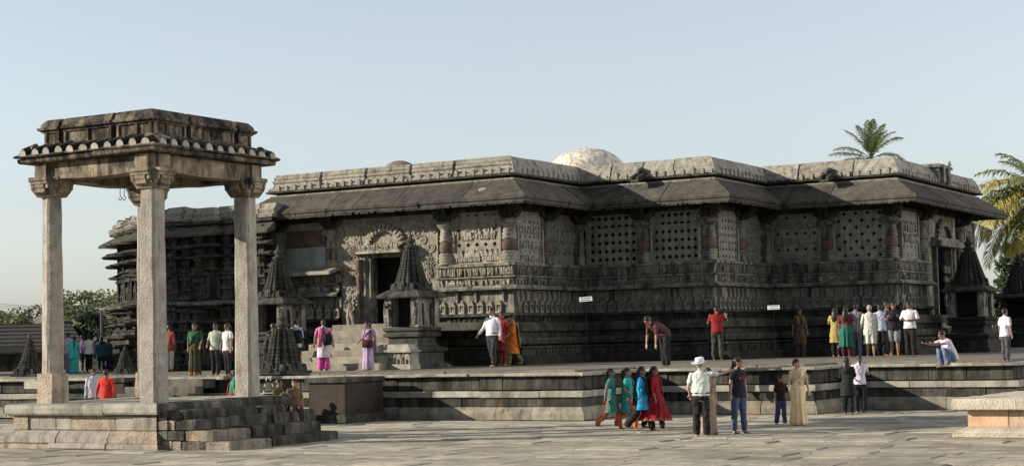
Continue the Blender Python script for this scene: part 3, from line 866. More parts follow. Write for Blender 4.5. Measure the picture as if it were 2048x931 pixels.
# bay left of the door: sloping slab, panels
t0, t1 = .35, tl - .05
BP = [(-LL, 0), (-LL + tl, 0)]
pieces(BP, [(.0, 4.86), (.78, 4.66), (.80, 4.68), (.80, 4.76), (.78, 4.78), (.0, 5.0)], .8, 'sloping_slab', M['terrace_top'], temple, gap=.015)
mb = MB(); wbox(mb, 0, tp(574, 500)[0], tp(652, 500)[0], -.12, .02, SILL, 5.72); mb.build('wall_panel', M['blue'], temple)
mb = MB(); wbox(mb, 0, tp(574, 500)[0], tp(652, 500)[0], -.1, .035, 5.722, 6.35); mb.build('wall_panel', M['red'], temple)
mb = MB(); wbox(mb, 0, tp(574, 500)[0], tp(690, 500)[0], -.12, .01, 6.352, 6.8); wbox(mb, 0, .2, tp(540, 500)[0], -.1, .02, SILL, 6.7); wbox(mb, 0, tp(674, 500)[0], tl + .1, -.1, .03, SILL, 6.7)
mb.build('wall_panel', M['soap_lit'], temple)

# door on the shaded east side
d0, d1 = wall_ab(1868, 560, 5)[0], wall_ab(1899, 560, 5)[0]
mb = MB()
wbox(mb, 5, d0 - .9, d0 - .25, -.2, .06, 2.51, 6.66); wbox(mb, 5, d1 + .25, d1 + .9, -.2, .06, 2.51, 6.66); wbox(mb, 5, d0 - .25, d1 + .25, -.2, .06, 5.4, 6.66)
wbox(mb, 5, d0 - .9, d1 + .9, -.2, .5, 1.3, 2.5)
mb.build('entrance_wall', M['soap'], temple)
mb = MB()
wbox(mb, 5, d0 - .25, d0 - .12, -.1, .22, 2.6, 5.4); wbox(mb, 5, d1 + .12, d1 + .25, -.1, .22, 2.6, 5.4); wbox(mb, 5, d0 - .12, d0, -.2, .12, 2.6, 5.4); wbox(mb, 5, d1, d1 + .12, -.2, .12, 2.6, 5.4)
wbox(mb, 5, d0 - .55, d1 + .55, 0, .5, 5.4, 5.62); wbox(mb, 5, d0 - .4, d1 + .4, 0, .35, 5.62, 5.75)
mb.build('door_frame', M['soap'], temple)
mb = MB(); dm = (d0 + d1) / 2
for k in range(11):
    a = PI * (k + .5) / 11
    p, rz, _ = along(WP, 5, dm + .8 * cos(a), .06)
    mb.box(-.1, .1, -.2, .05, -.1, .18, .7, Matrix.Translation((p.x, p.y, 5.75 + .6 * sin(a))) @ Matrix.Rotation(rz, 4, 'Z') @ Matrix.Rotation(PI / 2 - a, 4, 'Y'))
wbox(mb, 5, dm - .7, dm + .7, 0, .1, 5.76, 6.2, .8)
mb.build('torana_arch', M['soap'], temple)

# stairs to the left door
stairs = thing('entrance_stairs', 'broad sunlit flight of stone steps leading up to the dark temple doorway', 'steps', (W1.x, W1.y, 0), RZ)
a_, b_ = local(at(690, 740, FLOOR), W1)
for k in range(7):
    mb = MB()
    zt = FLOOR + .21 * (k + 1)
    course(mb, a_ - 2.4, a_ + 1.3, b_ + .44 * k, b_ + .44 * (k + 1) + .02 if k < 6 else -.5, FLOOR - .01 if k == 0 else zt - .27, zt, .015)
    n_ = mb.build('step', M['step'], stairs)

# ------------------------------------------------------------------ small shrines
def star(s_, k=.72):
    """plan of a square with stepped-in corners"""
    a = s_; b = s_ * k; c = s_ * .45
    pts = []
    for q_ in range(4):
        for x, y in ((c, -a), (c, -b - (a - b) * .3), (b, -b - (a - b) * .3) , (b + (a - b) * .3, -b), (b + (a - b) * .3, -c), (a, -c)):
            for _ in range(q_): x, y = -y, x
            pts.append((x, y))
    return pts
def tower(root, z0, s0, h, mat, n=8, top=.36):
    tap = lambda f: 1 - (1 - top) * (f ** .82)
    mb = MB()
    rings = []
    for k in range(n):
        f0 = k / n; f1 = (k + 1) / n
        sa = s0 * tap(f0); sb = s0 * tap(f1)
        za = z0 + h * f0; zb = z0 + h * f1
        for s__, z in ((sa, za), (sa * .99, za + (zb - za) * .45), (sa * .86, za + (zb - za) * .6), (sb * .93, zb - .002)):
            rings.append([(x, y, z) for x, y in star(s__)])
    mb.loft(rings)
    mb.build('shrine_tower', mat, root)
    rb = MB()
    for q_ in range(4):
        mr = Matrix.Rotation(q_ * PI / 2, 4, 'Z')
        for k in range(n * 2):
            f0 = (k + .3) / (n * 2)
            sa = s0 * tap(f0)
            wd = sa * .2 + .012
            for dx in (-.34, 0, .34):
                p = mr @ Vector((dx * sa, -sa * (1.0 if dx == 0 else .96), z0 + h * f0))
                rb.ball(p, wd * (.85 if dx else 1.05), wd * (.8 if dx else 1), h / n * .34, 6, 4)
    tag(rb.build('tower_ribs', mat, root), kind='stuff')
    for q_ in range(4):                        # gabled niche at the foot of each tower face
        mr = Matrix.Rotation(q_ * PI / 2, 4, 'Z')
        g = MB()
        g.box(-s0 * .2, s0 * .2, -s0 * 1.1, -s0 * .8, z0, z0 + h * .2, .8, mr); g.box(-s0 * .09, s0 * .09, -s0 * 1.14, -s0 * 1.0, z0 + .02, z0 + h * .14, .8, mr)
        for dx in (-.62, .62): g.box(s0 * (dx - .14), s0 * (dx + .14), -s0 * .98, -s0 * .7, z0, z0 + h * .16, .7, mr)
        g.build('gable_niche', mat, root)
def finial(root, z, r, mat):
    MB().lathe([(r * .5, z - .05), (r * .55, z), (r * 1.25, z + r * .5), (r * 1.3, z + r * .8), (r * .6, z + r * 1.15), (r * .5, z + r * 1.35), (r * .95, z + r * 1.7), (r * .9, z + r * 2.1), (r * .35, z + r * 2.5), (r * .4, z + r * 2.8), (r * .12, z + r * 3.3), (.01, z + r * 3.7)], 14).build('finial', mat, root, True)
def sq(s_): return [(-s_, -s_), (s_, -s_), (s_, s_), (-s_, s_)]
def shrine(label, px, py, s_=1.0, dark='soap_dark', light='soap', elephants=False, group='small shrines flanking the doors', pos=None):
    p = pos or at(px, py, FLOOR)
    r = thing('small_shrine', label, 'shrine', (p.x, p.y, FLOOR), RZ, group)
    md, ml = M[dark], M[light]
    sweep(MB(), sq(.56 * s_), [(.24, 0), (.24, .14), (.16, .18), (.16, .5), (.24, .54), (.26, .64), (.1, .70), (-.5, .72)], True).build('plinth_moulding', md, r)
    sweep(MB(), sq(.50 * s_), [(.10, .72), (.05, .85), (.05, .98), (.16, 1.02), (.18, 1.10), (.10, 1.16), (.18, 1.22), (.18, 1.31), (-.6, 1.33)], True).build('base_moulding', md, r)
    mb = MB(); h0, h1 = 1.33, 2.28; w_ = .50 * s_
    for x, y in ((-1, -1), (1, -1), (1, 1), (-1, 1)): mb.box(x * w_ - .13, x * w_ + .13, y * w_ - .13, y * w_ + .13, h0, h1)
    mb.box(-w_, w_, w_ - .05, w_ + .05, h0, h1); mb.box(-w_ - .05, -w_ + .05, -w_, w_, h0, h1); mb.box(w_ - .05, w_ + .05, -w_, w_, h0, h1)
    mb.build('shrine_body', ml, r)
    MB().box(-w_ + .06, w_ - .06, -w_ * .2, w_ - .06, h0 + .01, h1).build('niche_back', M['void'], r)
    for x in (-1, 1):
        g = MB(); figure_motif(g, x * w_, -w_ - .12, h0 + .05, .75, .1, 0, .34); g.ball((x * w_, -w_ - .17, h0 + .72), .06, .06, .07, 6, 5)
        g.box(x * w_ - .15, x * w_ + .15, -w_ - .16, -w_ + .13, h0, h0 + .06)
        g.build('pillar_figure', ml, r)
        g = MB(); mr = Matrix.Rotation(PI / 2, 4, 'Z'); gg = MB()
        figure_motif(gg, x * w_ * .5, -w_ - .04, h0 + .05, .7, .08, 0, .4)
        g.v = [tuple(mr @ Vector(v)) for v in gg.v]; g.f = gg.f
        g.build('pillar_figure', md, r)
    sweep(MB(), sq(w_), [(.0, 2.26), (.30, 2.24), (.33, 2.28), (.33, 2.33), (.05, 2.50), (-.45, 2.52)], True).build('shrine_roof', M['terrace'] if light != 'soap_dark' else md, r)
    tower(r, 2.50, .56 * s_, 1.28, md, 8)
    finial(r, 3.76, .17, md)
    if elephants:
        e = MB(); e.box(-.85, .82, -1.40, -.82, 0, .16); e.box(-.80, .77, -1.28, -.82, .16, .53); e.box(-.88, .85, -1.40, -.82, .53, .60); e.box(-.82, .79, -1.34, -.82, .60, .78, .85)
        e.build('elephant_plinth', M['terrace_top'], r)
        for k in range(5):
            x = -.60 + k * .32
            g = MB(); z = .16
            g.ball((x, -1.31, z + .22), .12, .07, .1, 8, 6)
            for dx in (-.07, .07): g.tube([(x + dx, -1.32, z + .2), (x + dx, -1.32, z)], [.045, .035], 6)
            g.ball((x - .12, -1.32, z + .26), .06, .055, .065, 7, 5)
            g.tube([(x - .16, -1.33, z + .26), (x - .19, -1.34, z + .14), (x - .17, -1.34, z + .03)], [.035, .025, .018], 6)
            g.build('elephant_carving', M['soap_lit'], r)
    return r
shrine('dark ribbed stone shrine with an elephant row on its foot, right of the stairs', 826, 736, 1.0, elephants=True)
shrine('dark ribbed stone shrine rising behind the woman in pink, left of the entrance stairs', 560, 738, 1.06)
pB, rzB, _ = along(WP, 5, wall_ab(1880, 560, 5)[0] - 2.2, 1.75)
def wpt(p, z=0): return Vector((W1.x, W1.y, z)) + AX * p.x + BX * p.y
shrine('nearly black stone shrine by the shaded right-hand door of the temple', 0, 0, 1.1, 'soap_black', 'soap', pos=wpt(pB))
shrine('black shrine at the right edge of the photo, under the drooping palm fronds', 0, 0, 1.15, 'soap_black', 'soap_black', pos=at_d(2043, 700, 78))

def mini(label, px, py, s_, h, rot=0, mat='soap_dark', top=.34, fz=.075):
    p = at(px, py, FLOOR)
    r = thing('miniature_tower', label, 'shrine', (p.x, p.y, FLOOR - .02), RZ + rot, 'miniature shrine towers on the terrace edge')
    MB().box(-s_ * 1.05, s_ * 1.05, -s_ * 1.05, s_ * 1.05, 0, .1).build('base_slab', M[mat], r)
    mb = MB(); mb.box(-s_ * .5, s_ * .5, -s_ * .5, s_ * .5, -.25, .0); mb.build('foot_block', M[mat], r)
    tower(r, .1, s_, h * .78, M[mat], 6, top)
    finial(r, .1 + h * .78, h * fz, M[mat])
mini('miniature ribbed stone tower with pot finial beside the right pavilion pillar', 566, 746, .58, 1.6, 0, 'soap_dark', .46, .10)
mini('slim pointed miniature stone tower on the terrace left of the pavilion', 60, 752, .44, 1.45, .3, 'soap_dark', .13, .05)
mini('small broken miniature tower glimpsed beside the front pavilion pillar', 250, 747, .30, .85, .2)

# ------------------------------------------------------------------ star-stepped sanctum wing at the left
V0 = Vector((-9.0, 61.5))
wing = thing('sanctum_wing', 'dark star-stepped temple wing with stacked ledges seen between the pavilion pillars', 'temple wing', (V0.x, V0.y, 0), RZ)
VP_ = [(-9.6, 8), (-9.6, 2.6), (-8.6, 2.6), (-8.6, 1.9), (-7.6, 1.9), (-7.6, 1.2), (-6, 1.2), (-6, 0), (-4.4, 0), (-4.4, -.35), (-2.2, -.35), (-2.2, 0), (.5, 0)]
def vring(name, prof, mat): return sweep(MB(), VP_, prof).build(name, M[mat], wing)
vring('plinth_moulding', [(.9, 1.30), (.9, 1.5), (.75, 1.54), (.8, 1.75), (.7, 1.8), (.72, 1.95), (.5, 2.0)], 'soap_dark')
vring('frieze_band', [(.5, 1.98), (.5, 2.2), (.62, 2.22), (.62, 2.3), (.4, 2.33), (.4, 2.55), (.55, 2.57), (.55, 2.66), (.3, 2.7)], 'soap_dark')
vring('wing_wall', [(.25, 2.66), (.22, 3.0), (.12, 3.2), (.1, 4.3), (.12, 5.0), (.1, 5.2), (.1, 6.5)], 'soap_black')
for z_, o_, t_ in ((3.0, .48, .13), (3.5, .42, .12), (4.95, .30, .14), (5.42, .46, .12), (5.80, .56, .12)):
    pieces(VP_, [(.05, z_), (o_ - .06, z_ + .01), (o_, z_ + .05), (o_, z_ + t_ * .75), (o_ - .08, z_ + t_), (.05, z_ + t_ + .08)], .62, 'ledge_stone', M['soap_dark'], wing, gap=.02, jz=.03, jo=.06)
pieces(VP_, [(.05, 3.62), (.58, 3.70), (.62, 3.74), (.62, 3.80), (.05, 3.92)], .7, 'ledge_stone', M['soap'], wing, gap=.02, jz=.02, jo=.05)
pieces(VP_, [(.1, 6.4), (.60, 6.24), (.62, 6.3), (.60, 6.36), (.2, 6.64), (.1, 6.64)], 1.1, 'eave_slab', M['eave'], wing, jz=.03, jo=.05)
vring('cornice', [(.1, 6.66), (.3, 6.70), (.32, 6.80), (.1, 6.84)], 'soap_dark')
pieces(VP_, [(-.4, 6.84), (.25, 6.84), (.3, 6.95), (.16, 7.02), (.2, 7.14), (.08, 7.22), (.05, 7.36), (-.4, 7.36)], .7, 'parapet_stone', M['parapet'], wing, gap=.10, jz=.05, jo=.05)
mb = MB(); mb.add([(x, y, 7.0) for x, y in VP_ + [(.5, 8)]], [tuple(range(len(VP_) + 1))]); mb.build('flat_roof', M['soap_dark'], wing)
for i in range(len(VP_) - 1):
    _, _, Ln = along(VP_, i, 0)
    if Ln < .3: continue
    n = max(1, round(Ln / .55))
    for k in range(n):
        t = Ln * (k + .5) / n
        p, rz, _ = along(VP_, i, t, .12)
        g = MB(); mt = Matrix.Translation((p.x, p.y, 0)) @ Matrix.Rotation(rz, 4, 'Z')
        g.box(-.2, .2, -.16, .02, 3.94, 4.05, 1, mt); figure_motif(g, *(mt @ Vector((0, -.03, 4.05))), .72, .13, rz, .55)
        g.box(-.21, -.14, -.14, .02, 4.05, 4.8, 1, mt); g.box(.14, .21, -.14, .02, 4.05, 4.8, 1, mt); g.box(-.25, .25, -.2, .02, 4.8, 4.9, .9, mt); g.box(-.15, .15, -.15, .02, 4.9, 5.0, .6, mt)
        g.build('wall_statue', M['soap_dark'], wing)
for i in range(len(VP_) - 1):                 # projecting bays that break the ledges, each a stack of little shrine storeys
    _, _, Ln = along(VP_, i, 0)
    if Ln < .65: continue
    for t in ([Ln / 2] if Ln < 1.8 else [Ln * .22, Ln * .5, Ln * .8]):
        p, rz, _ = along(VP_, i, t, 0)
        mt = Matrix.Translation((p.x, p.y, 0)) @ Matrix.Rotation(rz, 4, 'Z')
        g = MB(); z = 1.35; k = 0
        while z < 6.3:
            h_ = R.uniform(.22, .5); w_ = .30 * (1 - .05 * k) * R.uniform(.85, 1.1); o_ = max(.30, .98 - .11 * k) + R.uniform(-.05, .05)
            g.box(-w_, w_, -o_, .05, z, z + h_ * .7, .96, mt); g.box(-w_ - .07, w_ + .07, -o_ - .08, .05, z + h_ * .7, z + h_, .9, mt)
            if h_ > .3: figure_motif(g, *(mt @ Vector((0, -o_, z + .02))), h_ * .6, .08, rz, .6)
            z += h_ + .004; k += 1
        g.build('wall_bay', M['soap_dark'], wing)
for nm_, o_, za, zb, d_, st in (('elephant_frieze', .78, 1.56, 1.75, .06, .28), ('figure_frieze', .5, 2.02, 2.2, .06, .2), ('figure_frieze', .4, 2.34, 2.54, .06, .2)):
    mb = MB()
    for i in range(len(VP_) - 1):
        _, _, Ln = along(VP_, i, 0)
        t = .1
        while t < Ln:
            p, rz, _ = along(VP_, i, t, o_); figure_motif(mb, p.x, p.y, za, zb - za, d_, rz, 1); t += st
    tag(mb.build(nm_, M['soap'], wing), kind='stuff')

# ------------------------------------------------------------------ four-pillared pavilion
O = Vector((-7.66, 35.85))
pav = thing('pavilion', 'tall four-pillared granite pavilion with a heavy carved roof on a raised stone base', 'pavilion', (O.x, O.y, 0), RZ)
LX, LY = 3.45, 3.6
x0, x1, y0, y1 = -3.85, .25, -.25, 3.85
PL = [(x0, y1), (x0, y0), (x1, y0), (x1, y1), (x0, y1)]
core = MB(); core.box(x0 + .12, x1 - .12, y0 + .12, y1 - .12, 0, .93); core.build('core_wall', M['granite_dark'], pav)
side = lambda i, p: False
def rough_pieces(path, prof, size, name, mats, parent, **k):
    return pieces(path, prof, size, name, None, parent, mats=mats, **k)
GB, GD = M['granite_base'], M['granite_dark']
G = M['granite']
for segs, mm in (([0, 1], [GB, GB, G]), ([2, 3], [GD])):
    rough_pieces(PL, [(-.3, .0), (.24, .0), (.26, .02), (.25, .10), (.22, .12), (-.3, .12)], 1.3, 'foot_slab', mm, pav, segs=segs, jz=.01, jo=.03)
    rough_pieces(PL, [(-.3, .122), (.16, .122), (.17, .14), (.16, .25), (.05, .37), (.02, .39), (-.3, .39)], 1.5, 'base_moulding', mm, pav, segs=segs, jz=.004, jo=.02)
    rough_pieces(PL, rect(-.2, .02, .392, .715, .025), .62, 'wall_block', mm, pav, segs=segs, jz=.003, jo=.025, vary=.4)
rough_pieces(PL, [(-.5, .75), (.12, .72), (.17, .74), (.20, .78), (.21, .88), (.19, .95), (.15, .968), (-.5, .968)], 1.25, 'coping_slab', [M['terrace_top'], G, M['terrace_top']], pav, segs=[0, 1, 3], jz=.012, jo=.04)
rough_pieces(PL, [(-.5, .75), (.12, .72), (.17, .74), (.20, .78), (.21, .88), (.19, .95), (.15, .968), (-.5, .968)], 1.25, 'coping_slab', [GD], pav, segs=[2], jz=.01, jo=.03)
fx = x0 + .5
for i in range(4):
    for j in range(3):
        wx, wy = (x1 - x0 - 1.0) / 4, (y1 - y0 - 1.0) / 3
        mb = MB(); course(mb, x0 + .5 + wx * i + .006, x0 + .5 + wx * (i + 1) - .006, y0 + .5 + wy * j + .006, y0 + .5 + wy * (j + 1) - .006, .85, .955 + R.uniform(-.008, .008))
        mb.build('floor_slab', M['terrace_top'], pav)
# steps on the shaded side, of unequal old stones
for k, (xf, z0, z1) in enumerate(((2.2, 0, .19), (1.78, .192, .42), (1.22, .422, .635), (.95, .637, .82))):
    ya = -.25 + .03 * k; yb_ = 3.5 - .1 * k
    xb = xf - (.62, .72, .5, .75)[k]
    cuts = [ya, ya + (yb_ - ya) * R.uniform(.28, .4), ya + (yb_ - ya) * R.uniform(.6, .75), yb_]
    for c in range(3):
        mb = MB(); jx = R.uniform(-.05, .05)
        zt = z1 + R.uniform(-.02, .02)
        course(mb, xb, xf + jx, cuts[c] + .006, cuts[c + 1] - .006, z0, zt, .035)
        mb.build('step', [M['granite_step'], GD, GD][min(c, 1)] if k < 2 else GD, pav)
mb = MB(); mb.box(x1 - .1, .9, -.1, 3.3, 0, .62); mb.box(.9, 1.45, -.1, 3.3, 0, .38); mb.build('core_wall', M['granite_dark'], pav)
for za, zb, xe in ((0, .20, 1.6), (.205, .41, 1.1), (.415, .63, .72), (.635, .80, .5)):
    xx = x1 + .0
    while xx < xe - .05:
        l = min(R.uniform(.24, .5), xe - xx)
        mb = MB(); course(mb, xx + .006, xx + l - .006, -.235 + R.uniform(-.03, .03), .3, za + .004, zb - R.uniform(0, .02), .03)
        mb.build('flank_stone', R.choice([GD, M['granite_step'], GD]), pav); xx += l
# pillars
def rough_shaft(mb, cx, cy, z0, z1, w0, w1, rot, seed, ch=.05, n=9):
    r2 = random.Random(seed); rings = []
    for i in range(n):
        f_ = i / (n - 1); w_ = (w0 + (w1 - w0) * f_) / 2
        ring_ = []
        for sx, sy in ((-1, -1), (1, -1), (1, 1), (-1, 1)):
            A_ = [(sx * w_, sy * (w_ - ch)), (sx * (w_ - ch), sy * w_)]
            if sx * sy > 0: A_.reverse()
            if (sx, sy) in ((-1, -1), (1, 1)): A_ = [(sx * w_, sy * (w_ - ch)), (sx * (w_ - ch), sy * w_)]
            else: A_ = [(sx * (w_ - ch), sy * w_), (sx * w_, sy * (w_ - ch))]
            for x, y in A_:
                x += r2.uniform(-.011, .011); y += r2.uniform(-.011, .011)
                ring_.append((cx + x * cos(rot) - y * sin(rot), cy + x * sin(rot) + y * cos(rot), z0 + (z1 - z0) * f_))
        rings.append(ring_)
    mb.loft(rings)
PZ0 = .962
CAPZ = 5.56
pc = [(-.235, .235, 0, .475, .40, None), (-LX + .235, .235, -.40, .40, .345, .66), (-.235, LY - .235, .12, .44, .395, None), (-LX + .235, LY - .235, .1, .45, .40, .6)]
for k, (cx, cy, rot, w0, w1, bb) in enumerate(pc):
    mb = MB()
    if bb:
        rough_shaft(mb, cx, cy, PZ0, PZ0 + bb, .51, .495, 0, 40 + k, .03, 4)
        base = mb.build('pillar_base', GB, pav); mb = MB()
        rough_shaft(mb, cx, cy, PZ0 + bb - .02, CAPZ + .05, w0, w1, rot, 20 + k)
    else: rough_shaft(mb, cx, cy, PZ0, CAPZ + .05, w0, w1, rot, 20 + k)
    mb.build('pillar', G, pav)
    c = MB()
    rough_shaft(c, cx, cy, CAPZ, CAPZ + .16, .50, .66, 0, 60 + k, .04, 3)
    rough_shaft(c, cx, cy, CAPZ + .16, CAPZ + .40, .66, .60, 0, 61 + k, .03, 3)
    rough_shaft(c, cx, cy, CAPZ + .40, 6.30, .54, .56, 0, 62 + k, .03, 3)
    c.build('capital', M['pav_beam'], pav)
    for q_ in range(4):
        mr = Matrix.Translation((cx, cy, CAPZ)) @ Matrix.Rotation(q_ * PI / 2, 4, 'Z')
        g = MB()
        def arm(hw, o0, o1, z0, z1, u=0.0):
            g.loft([[mr @ Vector((xx, -o_, z)) for o_, z in ((o0, z0), (o1 - u, z0), (o1, z0 + (z1 - z0) * .35), (o1, z1), (o0, z1))] for xx in (-hw, hw)])
        arm(.15, .2, .38, .05, .17, .1); arm(.15, .2, .41, .17, .27, .03); arm(.25, .2, .42, .275, .345); arm(.27, .2, .45, .348, .43)
        arm(.20, .2, .34, .12, .272, .1)
        arm(.17, .2, .36, .432, .738)
        for sx in (-1, 1): g.loft([[mr @ Vector((sx * xx, -o_, z)) for o_, z in ((.28, .18), (.39, .18), (.39, .272), (.28, .272))] for xx in (.19, .26)])
        g.build('bracket', M['pav_beam'], pav)
# beams
for ax, c in (('x', .235), ('x', LY - .235), ('y', -.235), ('y', -LX + .235)):
    r2 = random.Random(int(c * 100)); rings = []
    L0, L1 = (-LX + .05, -.05) if ax == 'x' else (.05, LY - .05)
    for i in range(9):
        f_ = i / 8; l = L0 + (L1 - L0) * f_
        sag = -.07 * sin(PI * f_) + r2.uniform(-.012, .012)
        rr_ = [(-.24, 5.98 + sag), (.24, 5.98 + sag + r2.uniform(-.02, .02)), (.25, 6.298), (-.25, 6.298)]
        rings.append([((l, c + a, z) if ax == 'x' else (c + a, l, z)) for a, z in rr_])
    MB().loft(rings).build('beam', M['pav_beam'], pav)
# roof
RP = [(-LX, LY), (-LX, 0), (0, 0), (0, LY), (-LX, LY)]
cl = MB(); cl.box(-LX + .2, -.2, .2, LY - .2, 6.30, 6.42); cl.build('ceiling_slab', M['pav_beam'], pav)
pieces(RP, [(-.35, 6.302), (.25, 6.31), (.28, 6.33), (.29, 6.415), (-.35, 6.42)], 1.6, 'roof_slab', M['pav_roof'], pav, jz=.012, jo=.02)
pieces(RP, [(-.3, 6.422), (.34, 6.422), (.37, 6.45), (.34, 6.48), (.15, 6.56), (.0, 6.63), (-.3, 6.63)], 1.3, 'lip_slab', M['pav_roof'], pav, jz=.012, jo=.02)
lip = MB()
rg = []
for y_, z_, r_ in ((-.41, .0, .098), (-.40, .005, .105), (-.2, .07, .105), (.0, .14, .10)):
    rg.append([(r_ * cos(PI * j / 8), y_, z_ + (r_ * 1.35) * sin(PI * j / 8)) for j in range(9)])
lip.loft(rg)
lip_me = lip.mesh('tile_lip')
lip_me.transform(Matrix.Diagonal((1.22, 1.0, 1.2, 1)))
lip_me.materials.append(M['pav_roof']); lip_me.materials.append(M['lip'])
for f_ in lip_me.polygons:
    if len(f_.vertices) > 4 and f_.center.y < -.3: f_.material_index = 1
for i in range(4):
    _, _, Ln = along(RP, i, 0)
    n = 11
    for k in range(n):
        p, rz, _ = along(RP, i, -.26 + (Ln + .52) * (k + .5) / n, -.06)
        inst('tile_lip', lip_me, pav, (p.x, p.y, 6.452), rz + R.uniform(-.05, .05), (R.uniform(.9, 1.08), R.uniform(.95, 1.02), R.uniform(.85, 1.08)))
cr = MB(); cr.box(-LX + .27, -.27, .27, LY - .27, 6.5, 7.16); cr.build('parapet_core', M['soap_dark'], pav)
seg_f = [(0, .17), (.215, .625), (.67, 1)]
for i in range(4):
    a, b = Vector(RP[i]), Vector(RP[i + 1]); d = b - a
    _, mit = dirs(RP, False); sg_, _ = dirs(RP)
    _, mitc = dirs(RP[:-1], True)
    for f0, f1 in (seg_f if i % 2 else [(1 - q1, 1 - q0) for q0, q1 in reversed(seg_f)]):
        m0 = mitc[i] if f0 == 0 else sg_[i]; m1 = mitc[(i + 1) % 4] if f1 == 1 else sg_[i]
        p0, p1 = a + d * f0, a + d * f1
        def pc_(name, prof, mat, e0=0.0, e1=0.0):
            q0 = p0 + d.normalized() * e0 if f0 > 0 else p0; q1 = p1 - d.normalized() * e1 if f1 < 1 else p1
            jo = R.uniform(-.008, .008)
            return MB().loft([[(q0.x + m0.x * (o + jo), q0.y + m0.y * (o + jo), z) for o, z in prof], [(q1.x + m1.x * (o + jo), q1.y + m1.y * (o + jo), z) for o, z in prof]]).build(name, M[mat], pav)
        pc_('parapet_base', [(-0.320, 6.600), (0.000, 6.600), (0.000, 6.660), (-0.060, 6.720), (-0.090, 6.735), (-0.320, 6.735)], 'pav_roof')
        pc_('parapet_panel', [(-0.320, 6.736), (-0.140, 6.736), (-0.140, 6.995), (-0.320, 6.995)], 'pav_roof')
        pc_('parapet_cornice', [(-0.320, 6.996), (-0.100, 6.996), (-0.090, 7.020), (-0.020, 7.060), (-0.010, 7.110), (-0.070, 7.130), (-0.080, 7.190), (-0.140, 7.270), (-0.180, 7.300), (-0.320, 7.310)], 'pav_roof', -.02, -.02)
        Ls = (p1 - p0).length; n = max(1, round(Ls / .6))
        for k in range(n + 1):
            t = min(max(.03 if f0 > 0 else .18, Ls * k / n), Ls - (.03 if f1 < 1 else .18))
            q_ = p0 + d.normalized() * t
            nn = sg_[i]
            mt = Matrix.Translation((q_.x, q_.y, 0)) @ Matrix.Rotation(math.atan2(d.y, d.x), 4, 'Z')
            MB().box(-.03, .03, .095, .17, 6.736, 6.99, 1, mt).build('panel_strip', M['pav_roof'], pav)
cap_ = MB(); r2 = random.Random(5); rings = []
MB().loft([[(-LX + .22, .22, 7.14), (-.22, .22, 7.14), (-.22, LY - .22, 7.14), (-LX + .22, LY - .22, 7.14)], [(-LX + .35, .35, 7.27), (-.35, .35, 7.26), (-.35, LY - .35, 7.27), (-LX + .35, LY - .35, 7.27)]]).build('roof_fill', M['pav_roof'], pav)
# iron hooks hanging from the ceiling
for dx in (0, .09):
    p = at_d(240 + dx * 90, 352, 38.2)
    a_, b_ = local(p, O)
    pts = [(a_, b_, 6.32), (a_, b_, 5.66)] + [(a_ + .045 * sin(t), b_, 5.62 - .045 + .045 * cos(t) - .02) for t in [.3 * k for k in range(18)]]
    h_ = MB().tube(pts, .009, 5).build('iron_hook', M['metal'], pav)

# ------------------------------------------------------------------ low altar platform at the right
p = at(1902, 874, 0)
alt = thing('altar_platform', 'low square stone platform with a thick slab top at the right edge', 'stone platform', (p.x, p.y, 0), RZ)
AP = [(.28, 4), (.28, .28), (6.0, .28), (6.0, 4.0), (.28, 4.0)]
cb = MB(); cb.box(.4, 5.9, .4, 3.9, 0, .72); cb.build('core_wall', M['granite_base'], alt)
M['altar_red'] = stone('orange_granite', (.42, .26, .16), (.54, .38, .26), (.40, .33, .25), stain=(.12, .10, .08), stain_amt=.3, sc=1.2, bump=.6, rnd=.12, streak=.6, patch=.52)
M['altar_top'] = stone('buff_granite', (.36, .315, .24), (.50, .45, .36), (.34, .31, .27), stain=(.1, .09, .08), stain_amt=.3, sc=1.6, bump=.9, pit=.5, rnd=.12, streak=.5)
pieces(AP, [(-.3, 0), (.28, 0), (.28, .07), (.22, .09), (.20, .12), (.04, .19), (-.3, .19)], 1.6, 'foot_slab', M['altar_top'], alt, jo=.02)
pieces(AP, rect(-.2, 0, .192, .528), 1.0, 'wall_block', M['altar_red'], alt, jz=.002, jo=.01)
pieces(AP, [(-.6, .53), (.20, .53), (.24, .55), (.24, .73), (.20, .76), (-.6, .76)], 1.2, 'coping_slab', M['altar_top'], alt, jz=.015, jo=.03)
mb = MB()
for i in range(4):
    course(mb, .9 + i * 1.2, .9 + (i + 1) * 1.2 - .02, .9, 3.4, .6, .775 + R.uniform(-.01, .02))
mb.build('top_slabs', M['altar_top'], alt)

# ------------------------------------------------------------------ the two little notice boards
def notice(label, px, py, w_, h_, tilt, rz):
    p = at_d(px, py, 56.0 if px < 1300 else 56.5)
    r = thing('notice_board', label, 'sign', (p.x, p.y, FLOOR), rz, 'white notice boards along the wall')
    zc = p.z - FLOOR
    mt = Matrix.Translation((0, 0, zc)) @ Matrix.Rotation(tilt, 4, 'Y')
    MB().box(-w_ / 2, w_ / 2, -.012, .012, -h_ / 2, h_ / 2, 1, mt).build('board', M['sign'], r)
    t = MB()
    for row, n_ in ((.035, 11), (-.03, 13)):
        x = -w_ * .40
        for k in range(n_):
            l = R.uniform(.012, .028)
            t.box(x, x + l, -.0155, -.0122, row - .014, row + .014, 1, mt); x += l + .012
            if x > w_ * .4: break
    tag(t.build('lettering', M['ink'], r), kind='stuff')
    MB().tube([(0, .03, zc + .02), (0, .03, 0)], .006, 5).build('stake', M['void'], r)
notice('tilted small white notice board left of the bending man, at the wall corner', 1171.5, 597.5, .43, .15, -.06, RZ * .3)
notice('level small white notice board right of the man in red, on the dark wall', 1547, 614, .40, .135, -.02, -RZ * .2 * 0 - .25)

